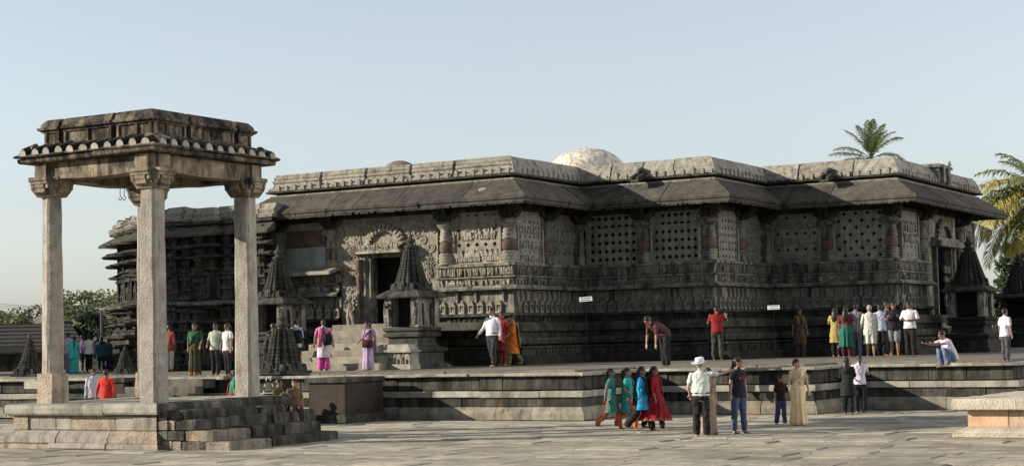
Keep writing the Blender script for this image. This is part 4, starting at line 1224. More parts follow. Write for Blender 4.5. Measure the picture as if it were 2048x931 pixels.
# ------------------------------------------------------------------ unseen tall shrine, added out of view at the left to shade the sanctum wing
nb = thing('added_shade_shrine', 'unseen plain stone shrine added left of the court to shade the sanctum wing', 'shrine', (-23.2, 61.4, 0), RZ)
sweep(MB(), sq(2.3), [(.3, 0), (.3, .8), (0, .9), (0, 4.2), (.4, 4.3), (.4, 4.5), (-.2, 4.8)], True).build('shrine_body', M['soap_dark'], nb)
tower(nb, 4.7, 2.35, 6.8, M['soap_dark'], 8)
finial(nb, 11.4, .3, M['soap_dark'])

# ------------------------------------------------------------------ vegetation and far things
def leaf_mat(name, c1, c2, rough=.5):
    mt, t, b = new_mat(name)
    tc = nd(t, 'ShaderNodeTexCoord')
    n = nd(t, 'ShaderNodeTexNoise', Scale=.9, Detail=5.0); t.links.new(tc.outputs['Object'], n.inputs['Vector'])
    n2 = nd(t, 'ShaderNodeTexNoise', Scale=7.0, Detail=2.0); t.links.new(tc.outputs['Object'], n2.inputs['Vector'])
    c = mixc(t, ramp(t, n.outputs[0], .35, .65), c1, c2)
    c = mixc(t, ramp(t, n2.outputs[0], .4, .75), c, tuple(x * 1.5 for x in c2))
    t.links.new(c, b.inputs['Base Color'])
    b.inputs['Roughness'].default_value = rough
    b.inputs['Subsurface Weight'].default_value = 0
    tr = nd(t, 'ShaderNodeBsdfTranslucent'); t.links.new(c, tr.inputs[0])
    mx = nd(t, 'ShaderNodeMixShader'); mx.inputs[0].default_value = .3
    t.links.new(b.outputs[0], mx.inputs[1]); t.links.new(tr.outputs[0], mx.inputs[2])
    t.links.new(mx.outputs[0], t.nodes['Material Output'].inputs[0])
    return mt
M['leaf_dark'] = leaf_mat('dark_leaves', (.014, .026, .012), (.032, .052, .02))
M['leaf_hill'] = leaf_mat('sunlit_leaves', (.035, .055, .018), (.085, .10, .03))
M['palm_green'] = leaf_mat('palm_leaf_green', (.07, .10, .03), (.13, .16, .05), .4)
M['palm_gold'] = leaf_mat('palm_leaf_yellow', (.15, .155, .035), (.28, .25, .06), .4)
M['trunk'] = plain('trunk_bark', (.13, .11, .085), .9, .3)

def frond(root, base, az, el, ln, droop, mat, seed, lw=.05, nl=46):
    r2 = random.Random(seed); mb = MB()
    d = Vector((cos(az), sin(az), 0)); pts = []
    p = Vector(base); e = el
    n = 16
    for k in range(n + 1):
        pts.append(p.copy()); p = p + (d * cos(e) + Vector((0, 0, 1)) * sin(e)) * (ln / n); e -= droop / n * (.5 + k / n)
    mb.tube(pts, [.035 * (1 - .8 * k / n) for k in range(n + 1)], 5)
    side = Vector((-d.y, d.x, 0))
    for k in range(nl):
        f_ = .16 + .84 * k / nl
        i = min(n - 1, int(f_ * n)); q_ = pts[i].lerp(pts[i + 1], f_ * n - i); t = (pts[i + 1] - pts[i]).normalized()
        l = ln * .30 * (sin(PI * min(1, f_ * .8 + .18)) ** .7) * r2.uniform(.8, 1.1)
        for sg in (-1, 1):
            dv = (side * sg * .75 + t * .6 + Vector((0, 0, r2.uniform(-.15, .2)))).normalized()
            tip = q_ + dv * l * .55; tip2 = q_ + dv * l * .85 + Vector((0, 0, -.35 * l)) * r2.uniform(.6, 1.2)
            wv = t.cross(dv).normalized().cross(dv) * lw * .5
            mb.add([q_ - wv * .5, q_ + wv * .5, tip + wv, tip - wv, tip2], [(0, 1, 2, 3), (3, 2, 4)])
    return mb.build('frond', mat, root)
def palm(label, base, top, ln, specs, gold):
    r = thing('palm_tree', label, 'palm tree', (base.x, base.y, 0), 0, 'coconut palms behind the temple')
    off = top - base
    mb = MB(); mb.tube([(off.x * f_ ** 1.5, off.y * f_, top.z * f_) for f_ in [k / 10 for k in range(11)]], [.22 - .08 * k / 10 for k in range(11)], 9)
    mb.build('trunk', M['trunk'], r)
    for k, (a, e, l, dr_, g) in enumerate(specs):
        frond(r, (off.x, off.y, top.z), math.radians(a), math.radians(e), ln * l, math.radians(dr_), M['palm_gold' if g else 'palm_green'], 100 + k, .055 * ln / 3, 46)
    for k in range(5):
        a = k * 1.3
        MB().ball((off.x + .25 * cos(a), off.y + .25 * sin(a), top.z - .25), .13, .13, .16, 8, 6).build('coconut', M['palm_gold'], r)
rp_ = random.Random(11)
tp1 = at_d(1742, 318, 108)
sp = [(a, e, l, d_, 0) for a, e, l, d_ in ((8, 28, .95, 105), (20, 64, .95, 55), (176, 22, .95, 40), (168, 42, .9, 70), (150, 66, .95, 45), (85, 82, 1.0, 35), (40, 70, .95, 60), (118, 76, .95, 40), (-60, 75, .9, 50), (184, 6, .8, 30), (-20, 58, .9, 75), (-90, 80, .95, 40))]
palm('upright green coconut palm showing only its crown above the temple roof', Vector((tp1.x + .8, tp1.y, 0)), tp1, 2.9, sp, False)
tp2 = at_d(2085, 392, 84)
sp2 = [(180, 25, 1.0, 95, 0), (172, 8, 1.05, 90, 0), (190, -8, 1.05, 75, 1), (165, 50, .95, 80, 0), (200, 38, 1.0, 100, 1), (150, 15, .9, 90, 1), (215, 5, 1.0, 80, 1), (230, 40, .9, 90, 0), (185, -28, 1.05, 55, 1), (205, -35, 1.0, 45, 1), (170, -38, 1.0, 45, 1), (225, -30, 1.0, 55, 1), (250, -20, 1.0, 70, 1), (270, 20, 1, 90, 0), (100, 40, 1, 90, 0), (60, 10, 1, 90, 0), (20, 30, 1, 90, 0), (-30, 10, 1, 90, 1), (-60, 40, 1, 80, 0), (195, -50, .95, 30, 1), (180, 70, .85, 70, 0), (130, 65, .85, 70, 0), (178, -15, 1.1, 60, 1), (196, 12, 1.1, 95, 1), (183, 12, 1.35, 115, 1), (168, 5, 1.3, 105, 1), (205, 10, 1.3, 110, 1), (176, -10, 1.35, 85, 1), (194, -22, 1.3, 70, 1), (160, 20, 1.2, 115, 1), (188, 35, 1.3, 120, 1)]
palm('big coconut palm with long drooping yellow-green fronds at the right edge', Vector((tp2.x + .6, tp2.y, 0)), tp2, 3.9, sp2, True)

def crown(root, name, blobs, mat, n, leaf, seed):
    """many small leaf faces spread through the clump volumes"""
    r2 = random.Random(seed); vs = []; fs = []
    tot = sum(b_[3] ** 2 for b_ in blobs)
    for bx, by, bz, br in blobs:
        for k in range(int(n * br * br / tot)):
            d = Vector((r2.gauss(0, 1), r2.gauss(0, 1), r2.gauss(0, 1))).normalized()
            c = Vector((bx, by, bz)) + Vector((d.x, d.y, d.z * .8)) * br * r2.uniform(.45, 1.08)
            u = Vector((r2.gauss(0, 1), r2.gauss(0, 1), r2.gauss(0, .6))).normalized(); v_ = u.orthogonal().normalized()
            l = leaf * r2.uniform(.6, 1.3); i = len(vs)
            vs += [c - u * l, c + v_ * l * .45, c + u * l, c - v_ * l * .45]; fs.append((i, i + 1, i + 2, i + 3))
    mb = MB(); mb.v = [tuple(v) for v in vs]; mb.f = fs
    return mb.build(name, mat, root)
def tree(name, label, px, dist, top_py, wid_px, mat, n, seed, group='trees beyond the temple court', leaf=.16, kind=0):
    b = at_d(px, 700, dist); t = at_d(px, top_py, dist)
    h = t.z; rad = wid_px / 2 * dist / F
    r = thing(name, label, 'tree', (b.x, b.y, 0), 0, group)
    r2 = random.Random(seed)
    MB().tube([(0, 0, 0), (.1, .05, h * .3), (-.05, 0, h * .7)], [.3, .22, .08], 8).build('trunk', M['trunk'], r)
    lm = MB()
    for k in range(6):
        a = k * 1.05; lm.tube([(0, 0, h * (.25 + .06 * k)), (rad * .4 * cos(a), rad * .4 * sin(a), h * (.45 + .06 * k)), (rad * .75 * cos(a), rad * .75 * sin(a), h * (.55 + .06 * k))], [.12, .08, .03], 6)
    lm.build('limbs', M['trunk'], r)
    blobs = []
    for k in range(16):
        a = r2.uniform(0, 2 * PI); q_ = r2.uniform(.15, .8) * rad; z = h * r2.uniform(.35, .88)
        blobs.append((q_ * cos(a), q_ * sin(a), z, rad * r2.uniform(.22, .4)))
    for k in range(4): blobs.append((r2.uniform(-.3, .3) * rad, 0, h * .9, rad * .22))
    crown(r, 'crown', blobs, mat, n, leaf, seed)
    return r
tree('broadleaf_tree', 'dense dark green tree between the left and front pavilion pillars, beside the utility pole', 178, 118, 616, 88, M['leaf_dark'], 5200, 1)
tree('broadleaf_tree', 'lower dark green tree right behind the left pavilion pillar', 132, 126, 634, 60, M['leaf_dark'], 3000, 2)
tree('broadleaf_tree', 'sparse small bush behind the feet of the utility pole', 224, 116, 664, 40, M['leaf_dark'], 1500, 3)
tree('broadleaf_tree', 'dark tree seen through the gap beside the right-hand shrine', 1998, 96, 575, 90, M['leaf_dark'], 3000, 4)
tree('broadleaf_tree', 'dark foliage filling the right edge below the big palm', 2042, 100, 470, 130, M['leaf_dark'], 5000, 5)
# hill with scrub at the far left
hm = MB(); hx = []
for i in range(41):
    x = -120 + i * 3.2
    for j in range(6):
        hx.append((x, 190 + j * 16, (7.1 + 1.2 * sin(x * .11) + .7 * sin(x * .37 + 1)) * (1 if 1 <= j <= 4 else 0) * (1 - max(0, (x + 36) / 60) ** 2 if x > -36 else 1) + (j == 0) * -.5))
hm.add(hx, [(i * 6 + j, (i + 1) * 6 + j, (i + 1) * 6 + j + 1, i * 6 + j + 1) for i in range(40) for j in range(5)])
hill = hm.build('hill', M['joint'], None, True); tag(hill, kind='structure')
r2 = random.Random(21)
sc_ = MB(); bl = []
for k in range(110):
    x = r2.uniform(-82, -34); zb = 7.1 + 1.2 * sin(x * .11) + .7 * sin(x * .37 + 1)
    bl.append((x, r2.uniform(188, 208), zb * r2.uniform(.55, .98), r2.uniform(.7, 1.7)))
so_ = crown(None, 'hill_scrub', bl, M['leaf_hill'], 15000, .26, 22)
tag(so_, kind='stuff')
# low cloister buildings along the far side of the court
def cloister(label, px0, px1, dist, z_eave, z_ridge, seed, wallmat):
    a = at_d(px0, 700, dist); b_ = at_d(px1, 700, dist + 3)
    r = thing('cloister_building', label, 'building', (a.x, a.y, 0), math.atan2(b_.y - a.y, b_.x - a.x))
    L = (b_ - a).length
    mb = MB(); mb.box(0, L, 0, 8, 0, z_eave - .1); mb.build('wall', M[wallmat], r)
    for k in range(int(L / 2.6)):
        q_ = MB(); q_.box(.5 + k * 2.6, .85 + k * 2.6, -1.5, -1.15, 0, z_eave - .15); q_.build('post', M['terrace'], r)
    n = 7
    for k in range(n):
        f0, f1 = k / n, (k + 1) / n
        q_ = MB(); q_.loft([[(x, -2 + 5.5 * f0, z_eave + (z_ridge - z_eave) * f0), (x, -2 + 5.5 * f1 + .12, z_eave + (z_ridge - z_eave) * f1 - .02), (x, -2 + 5.5 * f1 + .12, z_eave + (z_ridge - z_eave) * f1 + .05), (x, -2 + 5.5 * f0, z_eave + (z_ridge - z_eave) * f0 + .09)] for x in (-.4, L + .4)])
        q_.build('roof_course', M['tile'], r)
    q_ = MB(); q_.box(-.4, L + .4, 3.4, 8, z_ridge - .1, z_ridge + .05); q_.build('roof', M['tile'], r)
    return r
cloister('long low building with a dark tiled roof behind the left pavilion pillar', -60, 150, 110, 2.2, 4.0, 1, 'terrace')
b0 = cloister('low grey slab-roofed gallery at the left edge, in front of the dark tiled roof', -70, 62, 84, 2.05, 2.45, 2, 'granite_dark')
# utility pole with stay and wires
p = at_d(203, 700, 112)
pole = thing('utility_pole', 'thin utility pole with two cross-arms and a leaning stay beside the dark tree', 'pole', (p.x, p.y, 0))
tz = at_d(203, 607, 112).z
MB().tube([(0, 0, 0), (0, 0, tz)], [.10, .07], 8).build('post', M['wood'], pole)
MB().box(-.5, .45, -.05, .05, tz - .12, tz - .03).build('crossarm', M['wood'], pole)
MB().box(-.6, .6, -.05, .05, tz - .62, tz - .55).build('crossarm', M['wood'], pole)
MB().tube([(.12, 0, tz - 1.0), (1.4, .1, tz - 4.5)], .07, 6).build('stay', M['wood'], pole)
for k, (dx, dz) in enumerate(((-.45, -.02), (.4, -.02), (.0, .02))):
    q_ = at_d(-60, 600 + 6 * k, 116)
    e = Vector((q_.x - p.x, q_.y - p.y, q_.z)); pts = []
    for i in range(13):
        f_ = i / 12; pts.append((dx + (e.x - dx) * f_, e.y * f_, tz + dz + (e.z - tz - dz) * f_ - .25 * sin(PI * f_)))
    MB().tube(pts, .014, 4).build('wire', M['metal'], pole)

# ------------------------------------------------------------------ people
SK = [plain('skin', c, .55, .08, 20) for c in ((.19, .10, .065), (.26, .145, .095), (.42, .26, .19), (.13, .07, .048))]
HAIR = plain('black_hair', (.012, .010, .009), .45, .3, 30)
HAIRG = plain('grey_hair', (.22, .21, .20), .6, .3, 30)
EYE = plain('dark_eye', (.02, .015, .012), .3, .1)
LEATH = plain('black_leather', (.015, .014, .014), .45, .2)
def remesh(o, vox, smooth=4):
    md = o.modifiers.new('remesh', 'REMESH'); md.mode = 'VOXEL'; md.voxel_size = vox; md.use_smooth_shade = True
    if smooth:
        ms = o.modifiers.new('smooth', 'SMOOTH'); ms.iterations = smooth; ms.factor = .5
    return o
def limb(mb, pts, rad, n=10):
    """tapered limb with rounded ends"""
    pts = [Vector(p) for p in pts]; rad = list(rad)
    d0 = (pts[0] - pts[1]).normalized(); d1 = (pts[-1] - pts[-2]).normalized()
    r0, r1 = rad[0], rad[-1]
    P_ = [pts[0] + d0 * r0 * .9, pts[0] + d0 * r0 * .55] + pts + [pts[-1] + d1 * r1 * .55, pts[-1] + d1 * r1 * .9]
    Q_ = [r0 * .35, r0 * .8] + rad + [r1 * .8, r1 * .35]
    mb.tube(P_, Q_, n)
def torso(mb, rig, prof, n=16):
    """prof: list of (height along the upright spine, half width, half depth, forward shift)"""
    rings = []
    for z, rx, ry, fy in prof:
        c, rot = rig['spine'](z)
        rings.append([c + rot @ Vector((rx * cos(2 * PI * j / n), ry * sin(2 * PI * j / n) - fy, 0)) for j in range(n)])
    mb.loft(rings)
def rig(p):
    """joints for a 1.70 m figure facing -Y, left side at +X"""
    g = {}
    lean, tw, sl = p.get('lean', 0), p.get('twist', 0), p.get('side', 0)
    hipz = .90; fat = p.get('fat', 1.0)
    legs = p.get('legs', ((.03, 0), (-.03, -.05)))
    J = []
    for (th, sh), sg in zip(legs, (1, -1)):
        hip = Vector((.088 * sg, 0, 0)); sp = p.get('spread', .03) * sg
        k = hip + Vector((sp * .5, -sin(th), -cos(th))) * .425
        a = k + Vector((sp * .3, -sin(sh), -cos(sh))) * .40
        J.append([hip, k, a])
    low = min(J[0][2].z, J[1][2].z)
    hz = -low + .075
    if 'hipz' in p: hz = p['hipz']
    base = Vector((0, 0, hz))
    g['legs'] = [[q + base for q in l] for l in J]
    def spine(z):
        """z measured on an upright figure, hip at .90"""
        t = max(0, z - .90)
        f_ = min(1, t / .35); bend = lean * (.45 + .55 * f_)
        rot = Matrix.Rotation(tw * f_, 3, 'Z') @ Matrix.Rotation(bend, 3, 'X') @ Matrix.Rotation(sl * f_, 3, 'Y')
        if z <= .90: return base + Vector((0, 0, z - .90)), Matrix.Identity(3)
        q = Vector((0, 0, 0)); st = 8
        for i in range(st):
            tt = t * (i + .5) / st; ff = min(1, tt / .35)
            r_ = Matrix.Rotation(lean * (.45 + .55 * ff), 3, 'X') @ Matrix.Rotation(sl * ff, 3, 'Y')
            q += r_ @ Vector((0, 0, t / st))
        return base + q, rot
    g['spine'] = spine
    sw = .172 * (1 + (fat - 1) * .4) * p.get('sw', 1)
    cs, rs = spine(1.372)
    g['sh'] = [cs + rs @ Vector((sw * sg, .0, 0)) for sg in (1, -1)]
    arms = p.get('arms', (((.22, .05, -1), (.05, -.22, -1)), ((-.22, .05, -1), (-.05, -.22, -1))))
    g['arms'] = []
    for s_, (u_, f_) in zip(g['sh'], arms):
        e = s_ + Vector(u_).normalized() * .275; w_ = e + Vector(f_).normalized() * .235
        g['arms'].append([s_, e, w_, Vector(f_).normalized()])
    cn, rn = spine(1.44); g['neck'] = cn
    hr = rn @ Matrix.Rotation(p.get('nod', 0) - lean * .6, 3, 'X') @ Matrix.Rotation(p.get('turn', 0), 3, 'Z')
    if 'turn' in p: hr = rn @ Matrix.Rotation(p['turn'], 3, 'Z') @ Matrix.Rotation(p.get('nod', 0) - lean * .6, 3, 'X')
    g['hrot'] = hr; g['head'] = cn + hr @ Vector((0, -.015, .135))
    g['top'] = (g['head'] + hr @ Vector((0, 0, .118))).z
    g['hz'] = hz
    return g
def hand(mb, w_, d, curl=.5, side=1):
    d = d.normalized()
    a = d.cross(Vector((0, 1, 0)))
    if a.length < .2: a = d.cross(Vector((0, 0, 1)))
    a = a.normalized(); nrm = a.cross(d).normalized()
    mb.tube([w_ - d * .02, w_ + d * .02, w_ + d * .06, w_ + d * .088], [(.022, .022), (.036, .02), (.042, .018), (.036, .015)], 8)
    for k in range(4):
        b = w_ + d * .082 + a * (.028 - .0187 * k)
        l = (.062, .072, .068, .052)[k]
        d2 = (d + nrm * curl * (.7 + .1 * k)).normalized(); d3 = (d + nrm * curl * 2.0).normalized()
        mb.tube([b, b + d2 * l * .5, b + d2 * l * .5 + d3 * l * .5], [.0105, .0100, .0085], 6)
    t = w_ + d * .03 + a * .036
    mb.tube([t - a * .012, t + (a * .7 + d * .6).normalized() * .03, t + (a * .4 + d * .9).normalized() * .058 + nrm * .012], [.013, .0115, .009], 6)
FOLD = bpy.data.textures.new('folds', 'CLOUDS'); FOLD.noise_scale = .11; FOLD.noise_depth = 2
def folds(o, st=.03):
    md = o.modifiers.new('folds', 'DISPLACE'); md.texture = FOLD; md.strength = st * 1.25; md.mid_level = .5; md.texture_coords = 'LOCAL'
    return o
def make_person(label, pos, rz, H, skin=0, vox=.013, p=None, wear=(), hair='short', hairmat=None, hat=None, group=None, feet=True, eyes=True):
    p = p or {}; g = rig(p)
    s_ = H / 1.70
    root = thing('person', label, 'person', pos, rz, group)
    root.scale = (s_, s_, s_)
    fat = p.get('fat', 1.0); sk = SK[skin]
    # body: one continuous surface
    mb = MB()
    torso(mb, g, [(.78, .10, .085, 0), (.84, .155, .115, 0), (.90, .165, .12, 0), (1.0, .135 * fat, .10 * fat, .0), (1.1, .135 * fat, .10 * fat, .005), (1.25, .16, .115, .01), (1.33, .158, .095, .0), (1.375, .125, .075, 0), (1.41, .085, .062, 0), (1.45, .056, .056, 0)])
    for l in g['legs']:
        h_, k, a = l
        limb(mb, [h_ + Vector((0, 0, -.02)), h_.lerp(k, .4), k, k.lerp(a, .35) + Vector((0, .012, 0)), a], [.085, .078, .055, .056, .036])
        fd = Vector((0, -1, 0))
        mb.tube([a + Vector((0, .035, -.035)), a + Vector((0, .0, -.035)), a - Vector((0, .09, .050)), a - Vector((0, .15, .060)), a - Vector((0, .175, .062))], [(.026, .03), (.034, .038), (.04, .024), (.042, .015), (.028, .010)], 8)
    for i, (s0_, e, w_, fd) in enumerate(g['arms']):
        limb(mb, [s0_.lerp(e, .06) - Vector((0, 0, .008)), s0_.lerp(e, .5), e, e.lerp(w_, .35), w_], [.042, .042, .036, .036, .024])
        hand(mb, w_, fd, p.get('curl', .45))
    hc, hr = g['head'], g['hrot']
    mb.tube([g['neck'] - Vector((0, 0, .05)), g['neck'].lerp(hc, .5), hc - hr @ Vector((0, -.01, .05))], [.058, .052, .052], 10)
    X = lambda x, y, z: hc + hr @ Vector((x, y, z))
    mb.ball(X(0, .012, .022), .077, .096, .096, 14, 10, hr)
    mb.ball(X(0, -.022, -.045), .058, .066, .072, 12, 8, hr)
    mb.tube([X(0, -.088, .015), X(0, -.108, -.02), X(0, -.084, -.034)], [.010, .016, .012], 6)
    mb.ball(X(0, -.078, -.088), .028, .022, .020, 8, 5)
    mb.tube([X(-.022, -.088, -.058), X(0, -.094, -.056), X(.022, -.088, -.058)], [.006, .011, .006], 6)
    for sg in (-1, 1):
        mb.ball(X(.08 * sg, .012, -.01), .012, .022, .034, 6, 5)
        mb.tube([X(.045 * sg, -.082, .028), X(.015 * sg, -.092, .026)], .009, 5)
    remesh(mb.build('body', sk, root), vox, 3)
    if eyes:
        eb = MB()
        for sg in (-1, 1):
            eb.ball(X(.031 * sg, -.081, .008), .013, .008, .008, 7, 5)
            eb.tube([X(.05 * sg, -.079, .030), X(.032 * sg, -.0875, .036), X(.014 * sg, -.09, .031)], .0045, 4)
        tag(eb.build('eyes', EYE, root), kind='stuff')
    # hair
    hm_ = hairmat or HAIR
    hb = MB()
    if hair != 'bald':
        rings = []
        for a in range(9):
            th = PI * .5 * a / 8 * 1.22
            ring_ = []
            for j in range(18):
                ph = 2 * PI * j / 18
                front = max(0, -sin(ph))
                t2 = th * (1 - .34 * front ** 1.5)
                back = max(0, sin(ph))
                t2 *= 1 + .22 * back
                wob = 1 + .03 * sin(7 * ph + a) + .02 * sin(13 * ph)
                ring_.append(X(.084 * wob * sin(min(t2, 1.75)) * cos(ph), .014 + .104 * wob * sin(min(t2, 1.75)) * sin(ph) * (1 if sin(ph) > 0 else .93), .026 + .099 * cos(t2)))
            rings.append(ring_)
        hb.loft(rings)
        if hair == 'long':
            hb.tube([X(0, .06, .04), X(0, .10, -.06), X(0, .12, -.16), X(0, .13, -.28), X(0, .125, -.38)], [(.08, .05), (.095, .045), (.10, .04), (.09, .03), (.04, .015)], 10)
        if hair == 'braid':
            hb.ball(X(0, .10, -.01), .055, .045, .06, 9, 6)
            n = 10
            hb.tube([X(.012 * (-1) ** k, .105 + .035 * min(1, k / 4), -.04 - .048 * k) for k in range(n)], [.034 - .002 * k + (.006 if k % 2 else 0) for k in range(n)], 8)
        if hair == 'bun': hb.ball(X(0, .125, .01), .052, .045, .05, 10, 7)
        if hair == 'tail':
            hb.tube([X(0, .09, .05), X(0, .14, .02), X(0, .15, -.08), X(0, .14, -.2)], [.025, .04, .04, .012], 8)
        hb.build('hair', hm_, root, True)
    if hat:
        h_ = MB(); mt = Matrix.Translation(X(0, .012, .055)) @ hr.to_4x4()
        tilt = Matrix.Rotation(-.12, 4, 'X') @ Matrix.Rotation(.1, 4, 'Y')
        rings = []
        for r_, z in ((.175, -.012), (.18, -.006), (.15, -.018), (.105, .0), (.102, .05), (.096, .09), (.078, .118), (.05, .112), (.01, .10)):
            rings.append([mt @ tilt @ Vector((r_ * cos(2 * PI * j / 22), r_ * 1.14 * sin(2 * PI * j / 22), z + (.035 * abs(cos(2 * PI * j / 22)) ** 3 if r_ > .14 else 0))) for j in range(22)])
        h_.loft(rings); hh = h_.build('hat', hat, root, True)
        h2 = MB(); h2.loft([[mt @ tilt @ Vector((r_ * cos(2 * PI * j / 22), r_ * 1.14 * sin(2 * PI * j / 22), z)) for j in range(22)] for r_, z in ((.108, .0), (.108, .028))], cap=False)
        h2.build('hat_band', cloth((.30, .32, .36)), hh, True)
    # clothes
    for kind, mat, o in wear:
        c = MB(); vx = max(vox, .014)
        if kind == 'shirt':
            hem = o.get('hem', .84); ls = o.get('loose', .018); sl_ = o.get('sleeve', .5); fl_ = o.get('flare', 0)
            prof = []
            if hem < .84:
                n = 6
                for k in range(n):
                    f_ = k / n; z = hem + (.88 - hem) * f_
                    prof.append((z, .172 + ls + fl_ * (1 - f_), .135 + ls + fl_ * (1 - f_) * .8, -o.get('shift', 0) * (1 - f_)))
            else: prof.append((hem, .168 + ls, .13 + ls, 0))
            prof += [(.92, .165 + ls, .128 + ls, 0), (1.02, .145 * fat + ls, .108 * fat + ls, .004), (1.12, .145 * fat + ls, .11 * fat + ls, .008), (1.25, .168 + ls * .8, .122 + ls * .7, .012), (1.34, .182 + ls * .5, .108 + ls * .5, .004), (1.39, .168, .094, 0), (1.42, .118, .080, 0), (1.44, .064, .064, 0)]
            torso(c, g, prof, 18)
            for s0_, e, w_, fd in g['arms']:
                if sl_ <= 1: limb(c, [s0_.lerp(e, .02), s0_.lerp(e, sl_ * .55), s0_.lerp(e, sl_)], [.060, .060, .058 + .004 * (sl_ < .8)])
                else:
                    q_ = e.lerp(w_, sl_ - 1); limb(c, [s0_.lerp(e, .02), s0_.lerp(e, .5), e, q_], [.060, .055, .049, .042])
            if o.get('collar', 1): c.tube([g['neck'] - Vector((0, 0, .02)), g['neck'] + Vector((0, 0, .028))], [.070, .064], 12)
            ob = folds(remesh(c.build(o.get('name', 'shirt'), mat, root), vx, 3))
        elif kind == 'trousers':
            torso(c, g, [(.80, .12, .10, 0), (.85, .17, .128, 0), (.92, .172, .13, 0), (.985, .152 * fat + .008, .116 * fat + .008, 0)], 16)
            bt = o.get('bottom', .06); to = o.get('to', 1.0)
            for h_, k, a in g['legs']:
                if to >= 1: limb(c, [h_ + Vector((0, 0, -.03)), h_.lerp(k, .45), k, k.lerp(a, .5), k.lerp(a, .9)], [.102, .096, .076 + (bt - .06) * .4, .068 + (bt - .06) * .7, bt])
                else: limb(c, [h_ + Vector((0, 0, -.03)), h_.lerp(k, .5), h_.lerp(k, to)], [.105, .10, .098])
            folds(remesh(c.build(o.get('name', 'trousers'), mat, root), vx, 3), .034)
            if o.get('belt'):
                b_ = MB(); ce, ro = g['spine'](.965)
                b_.loft([[ce + ro @ Vector((rx * cos(2 * PI * j / 20), rx * .78 * sin(2 * PI * j / 20), z)) for j in range(20)] for rx, z in ((.170 * fat, -.018), (.174 * fat, 0), (.168 * fat, .018))], cap=False)
                b_.build('belt', LEATH, root, True)
        elif kind == 'skirt':
            top, hem, wr, br, np_ = o.get('top', 1.02), o.get('hem', .03), .155, o.get('bottom', .22), o.get('pleats', 11)
            rings = []; N = 44
            k0 = (g['legs'][0][1] + g['legs'][1][1]) / 2; a0 = (g['legs'][0][2] + g['legs'][1][2]) / 2
            sy = abs(g['legs'][0][2].y - g['legs'][1][2].y) / 2
            for i in range(13):
                f_ = i / 12; z = top + (hem - top) * f_
                ce, ro = g['spine'](max(z, .86)) if z > .86 else (Vector((0, 0, g['hz'] - .9 + z)), Matrix.Identity(3))
                if z <= .86:
                    q_ = (.86 - z) / .82
                    ce.y = a0.y * q_; ce.x = a0.x * q_
                hipw = .05 * max(0, 1 - abs(z - .86) / .2)
                r_ = wr * (1 - f_) + br * f_ + hipw
                amp = .030 * f_ + .005
                rings.append([ce + ro @ Vector(((r_ + amp * sin(np_ * 2 * PI * j / N + .9 * sin(5.1 * j / N * 2 * PI) + i * .12)) * cos(2 * PI * j / N), (r_ * (.80 + .05 * f_) + sy * f_ * .8 + amp * cos(np_ * 2 * PI * j / N + 1.3 * sin(3 * j / N * 2 * PI))) * sin(2 * PI * j / N), 0)) for j in range(N)])
            c.loft(rings); folds(c.build(o.get('name', 'skirt'), mat, root, True), .025)
            if o.get('border'):
                b_ = MB(); b_.loft([[q_ + (q_ - Vector((ce.x, ce.y, q_.z))).normalized() * .004 for q_ in r_] for r_ in rings[-2:]], cap=False)
                b_.build('border', o['border'], root, True)
        elif kind == 'pallu':
            # sari end: up across the chest from the right hip, over the left shoulder, down the back
            sp = g['spine']
            def on(z, x, y):
                ce, ro = sp(z); return ce + ro @ Vector((x, y, 0))
            pts = [on(.96, -.16, -.05), on(1.05, -.10, -.135), on(1.16, .0, -.152), on(1.28, .085, -.15), on(1.37, .125, -.105), on(1.425, .135, -.02), on(1.39, .14, .085), on(1.25, .13, .15), on(1.05, .12, .17), on(.8, .12, .19), on(.62, .11, .20)]
            wv = [(.0, .02, .09), (.05, .0, .10), (.06, 0, .10), (.075, .01, .07), (.085, .0, .02), (.085, 0, 0), (.09, 0, 0), (.10, 0, .0), (.11, 0, 0), (.115, 0, 0), (.12, .01, 0)]
            c.ribbon(pts, wv, .014); folds(c.build('sari_end', mat, root, True), .02)
        elif kind == 'dupatta':
            sp = g['spine']
            def on(z, x, y):
                ce, ro = sp(z); return ce + ro @ Vector((x, y, 0))
            for sg in (1, -1):
                if o.get('one') and sg < 0: continue
                hb_ = o.get('hang', .7); fr_ = o.get('front', .95)
                pts = [on(fr_, .13 * sg, -.175), on(1.15, .11 * sg, -.165), on(1.3, .10 * sg, -.15), on(1.40, .105 * sg, -.08), on(1.44, .11 * sg, .0), on(1.38, .11 * sg, .095), on(1.2, .12 * sg, .155), on(1.0, .13 * sg, .175), on(hb_, .14 * sg, .19)]
                wv = [(.055, 0, 0), (.055, 0, 0), (.05, 0, 0), (.055, 0, .01), (.06, 0, 0), (.06, 0, 0), (.065, 0, 0), (.07, 0, 0), (.075, 0, 0)]
                c.ribbon(pts, wv, .012)
            folds(c.build('scarf', mat, root, True), .02)
        elif kind == 'shawl':
            # wide cloth round both shoulders hanging in a point
            torso(c, g, [(o.get('hem', .55), .24, .21, -.03), (.75, .225, .19, -.02), (.95, .21, .175, 0), (1.1, .205, .165, 0), (1.25, .215, .155, 0), (1.35, .20, .13, 0), (1.42, .13, .09, 0), (1.47, .075, .075, 0)], 20)
            for s0_, e, w_, fd in g['arms']: limb(c, [s0_, s0_.lerp(e, .5), e], [.075, .075, .08])
            folds(remesh(c.build('shawl', mat, root), vx, 3), .03)
        elif kind == 'chest_print':
            ce, ro = g['spine'](1.23)
            for k in range(o.get('n', 4)):
                x = -.07 + k * .047
                q_ = MB(); q_.loft([[ce + ro @ Vector((x + dx, -.158 + abs(x + dx) * .12 - dy, dz)) for dx, dz in ((-.017, -.022), (.014, -.026), (.019, .02), (-.013, .026))] for dy in (-.01, .004)])
                q_.build('print', mat, root)
    return root
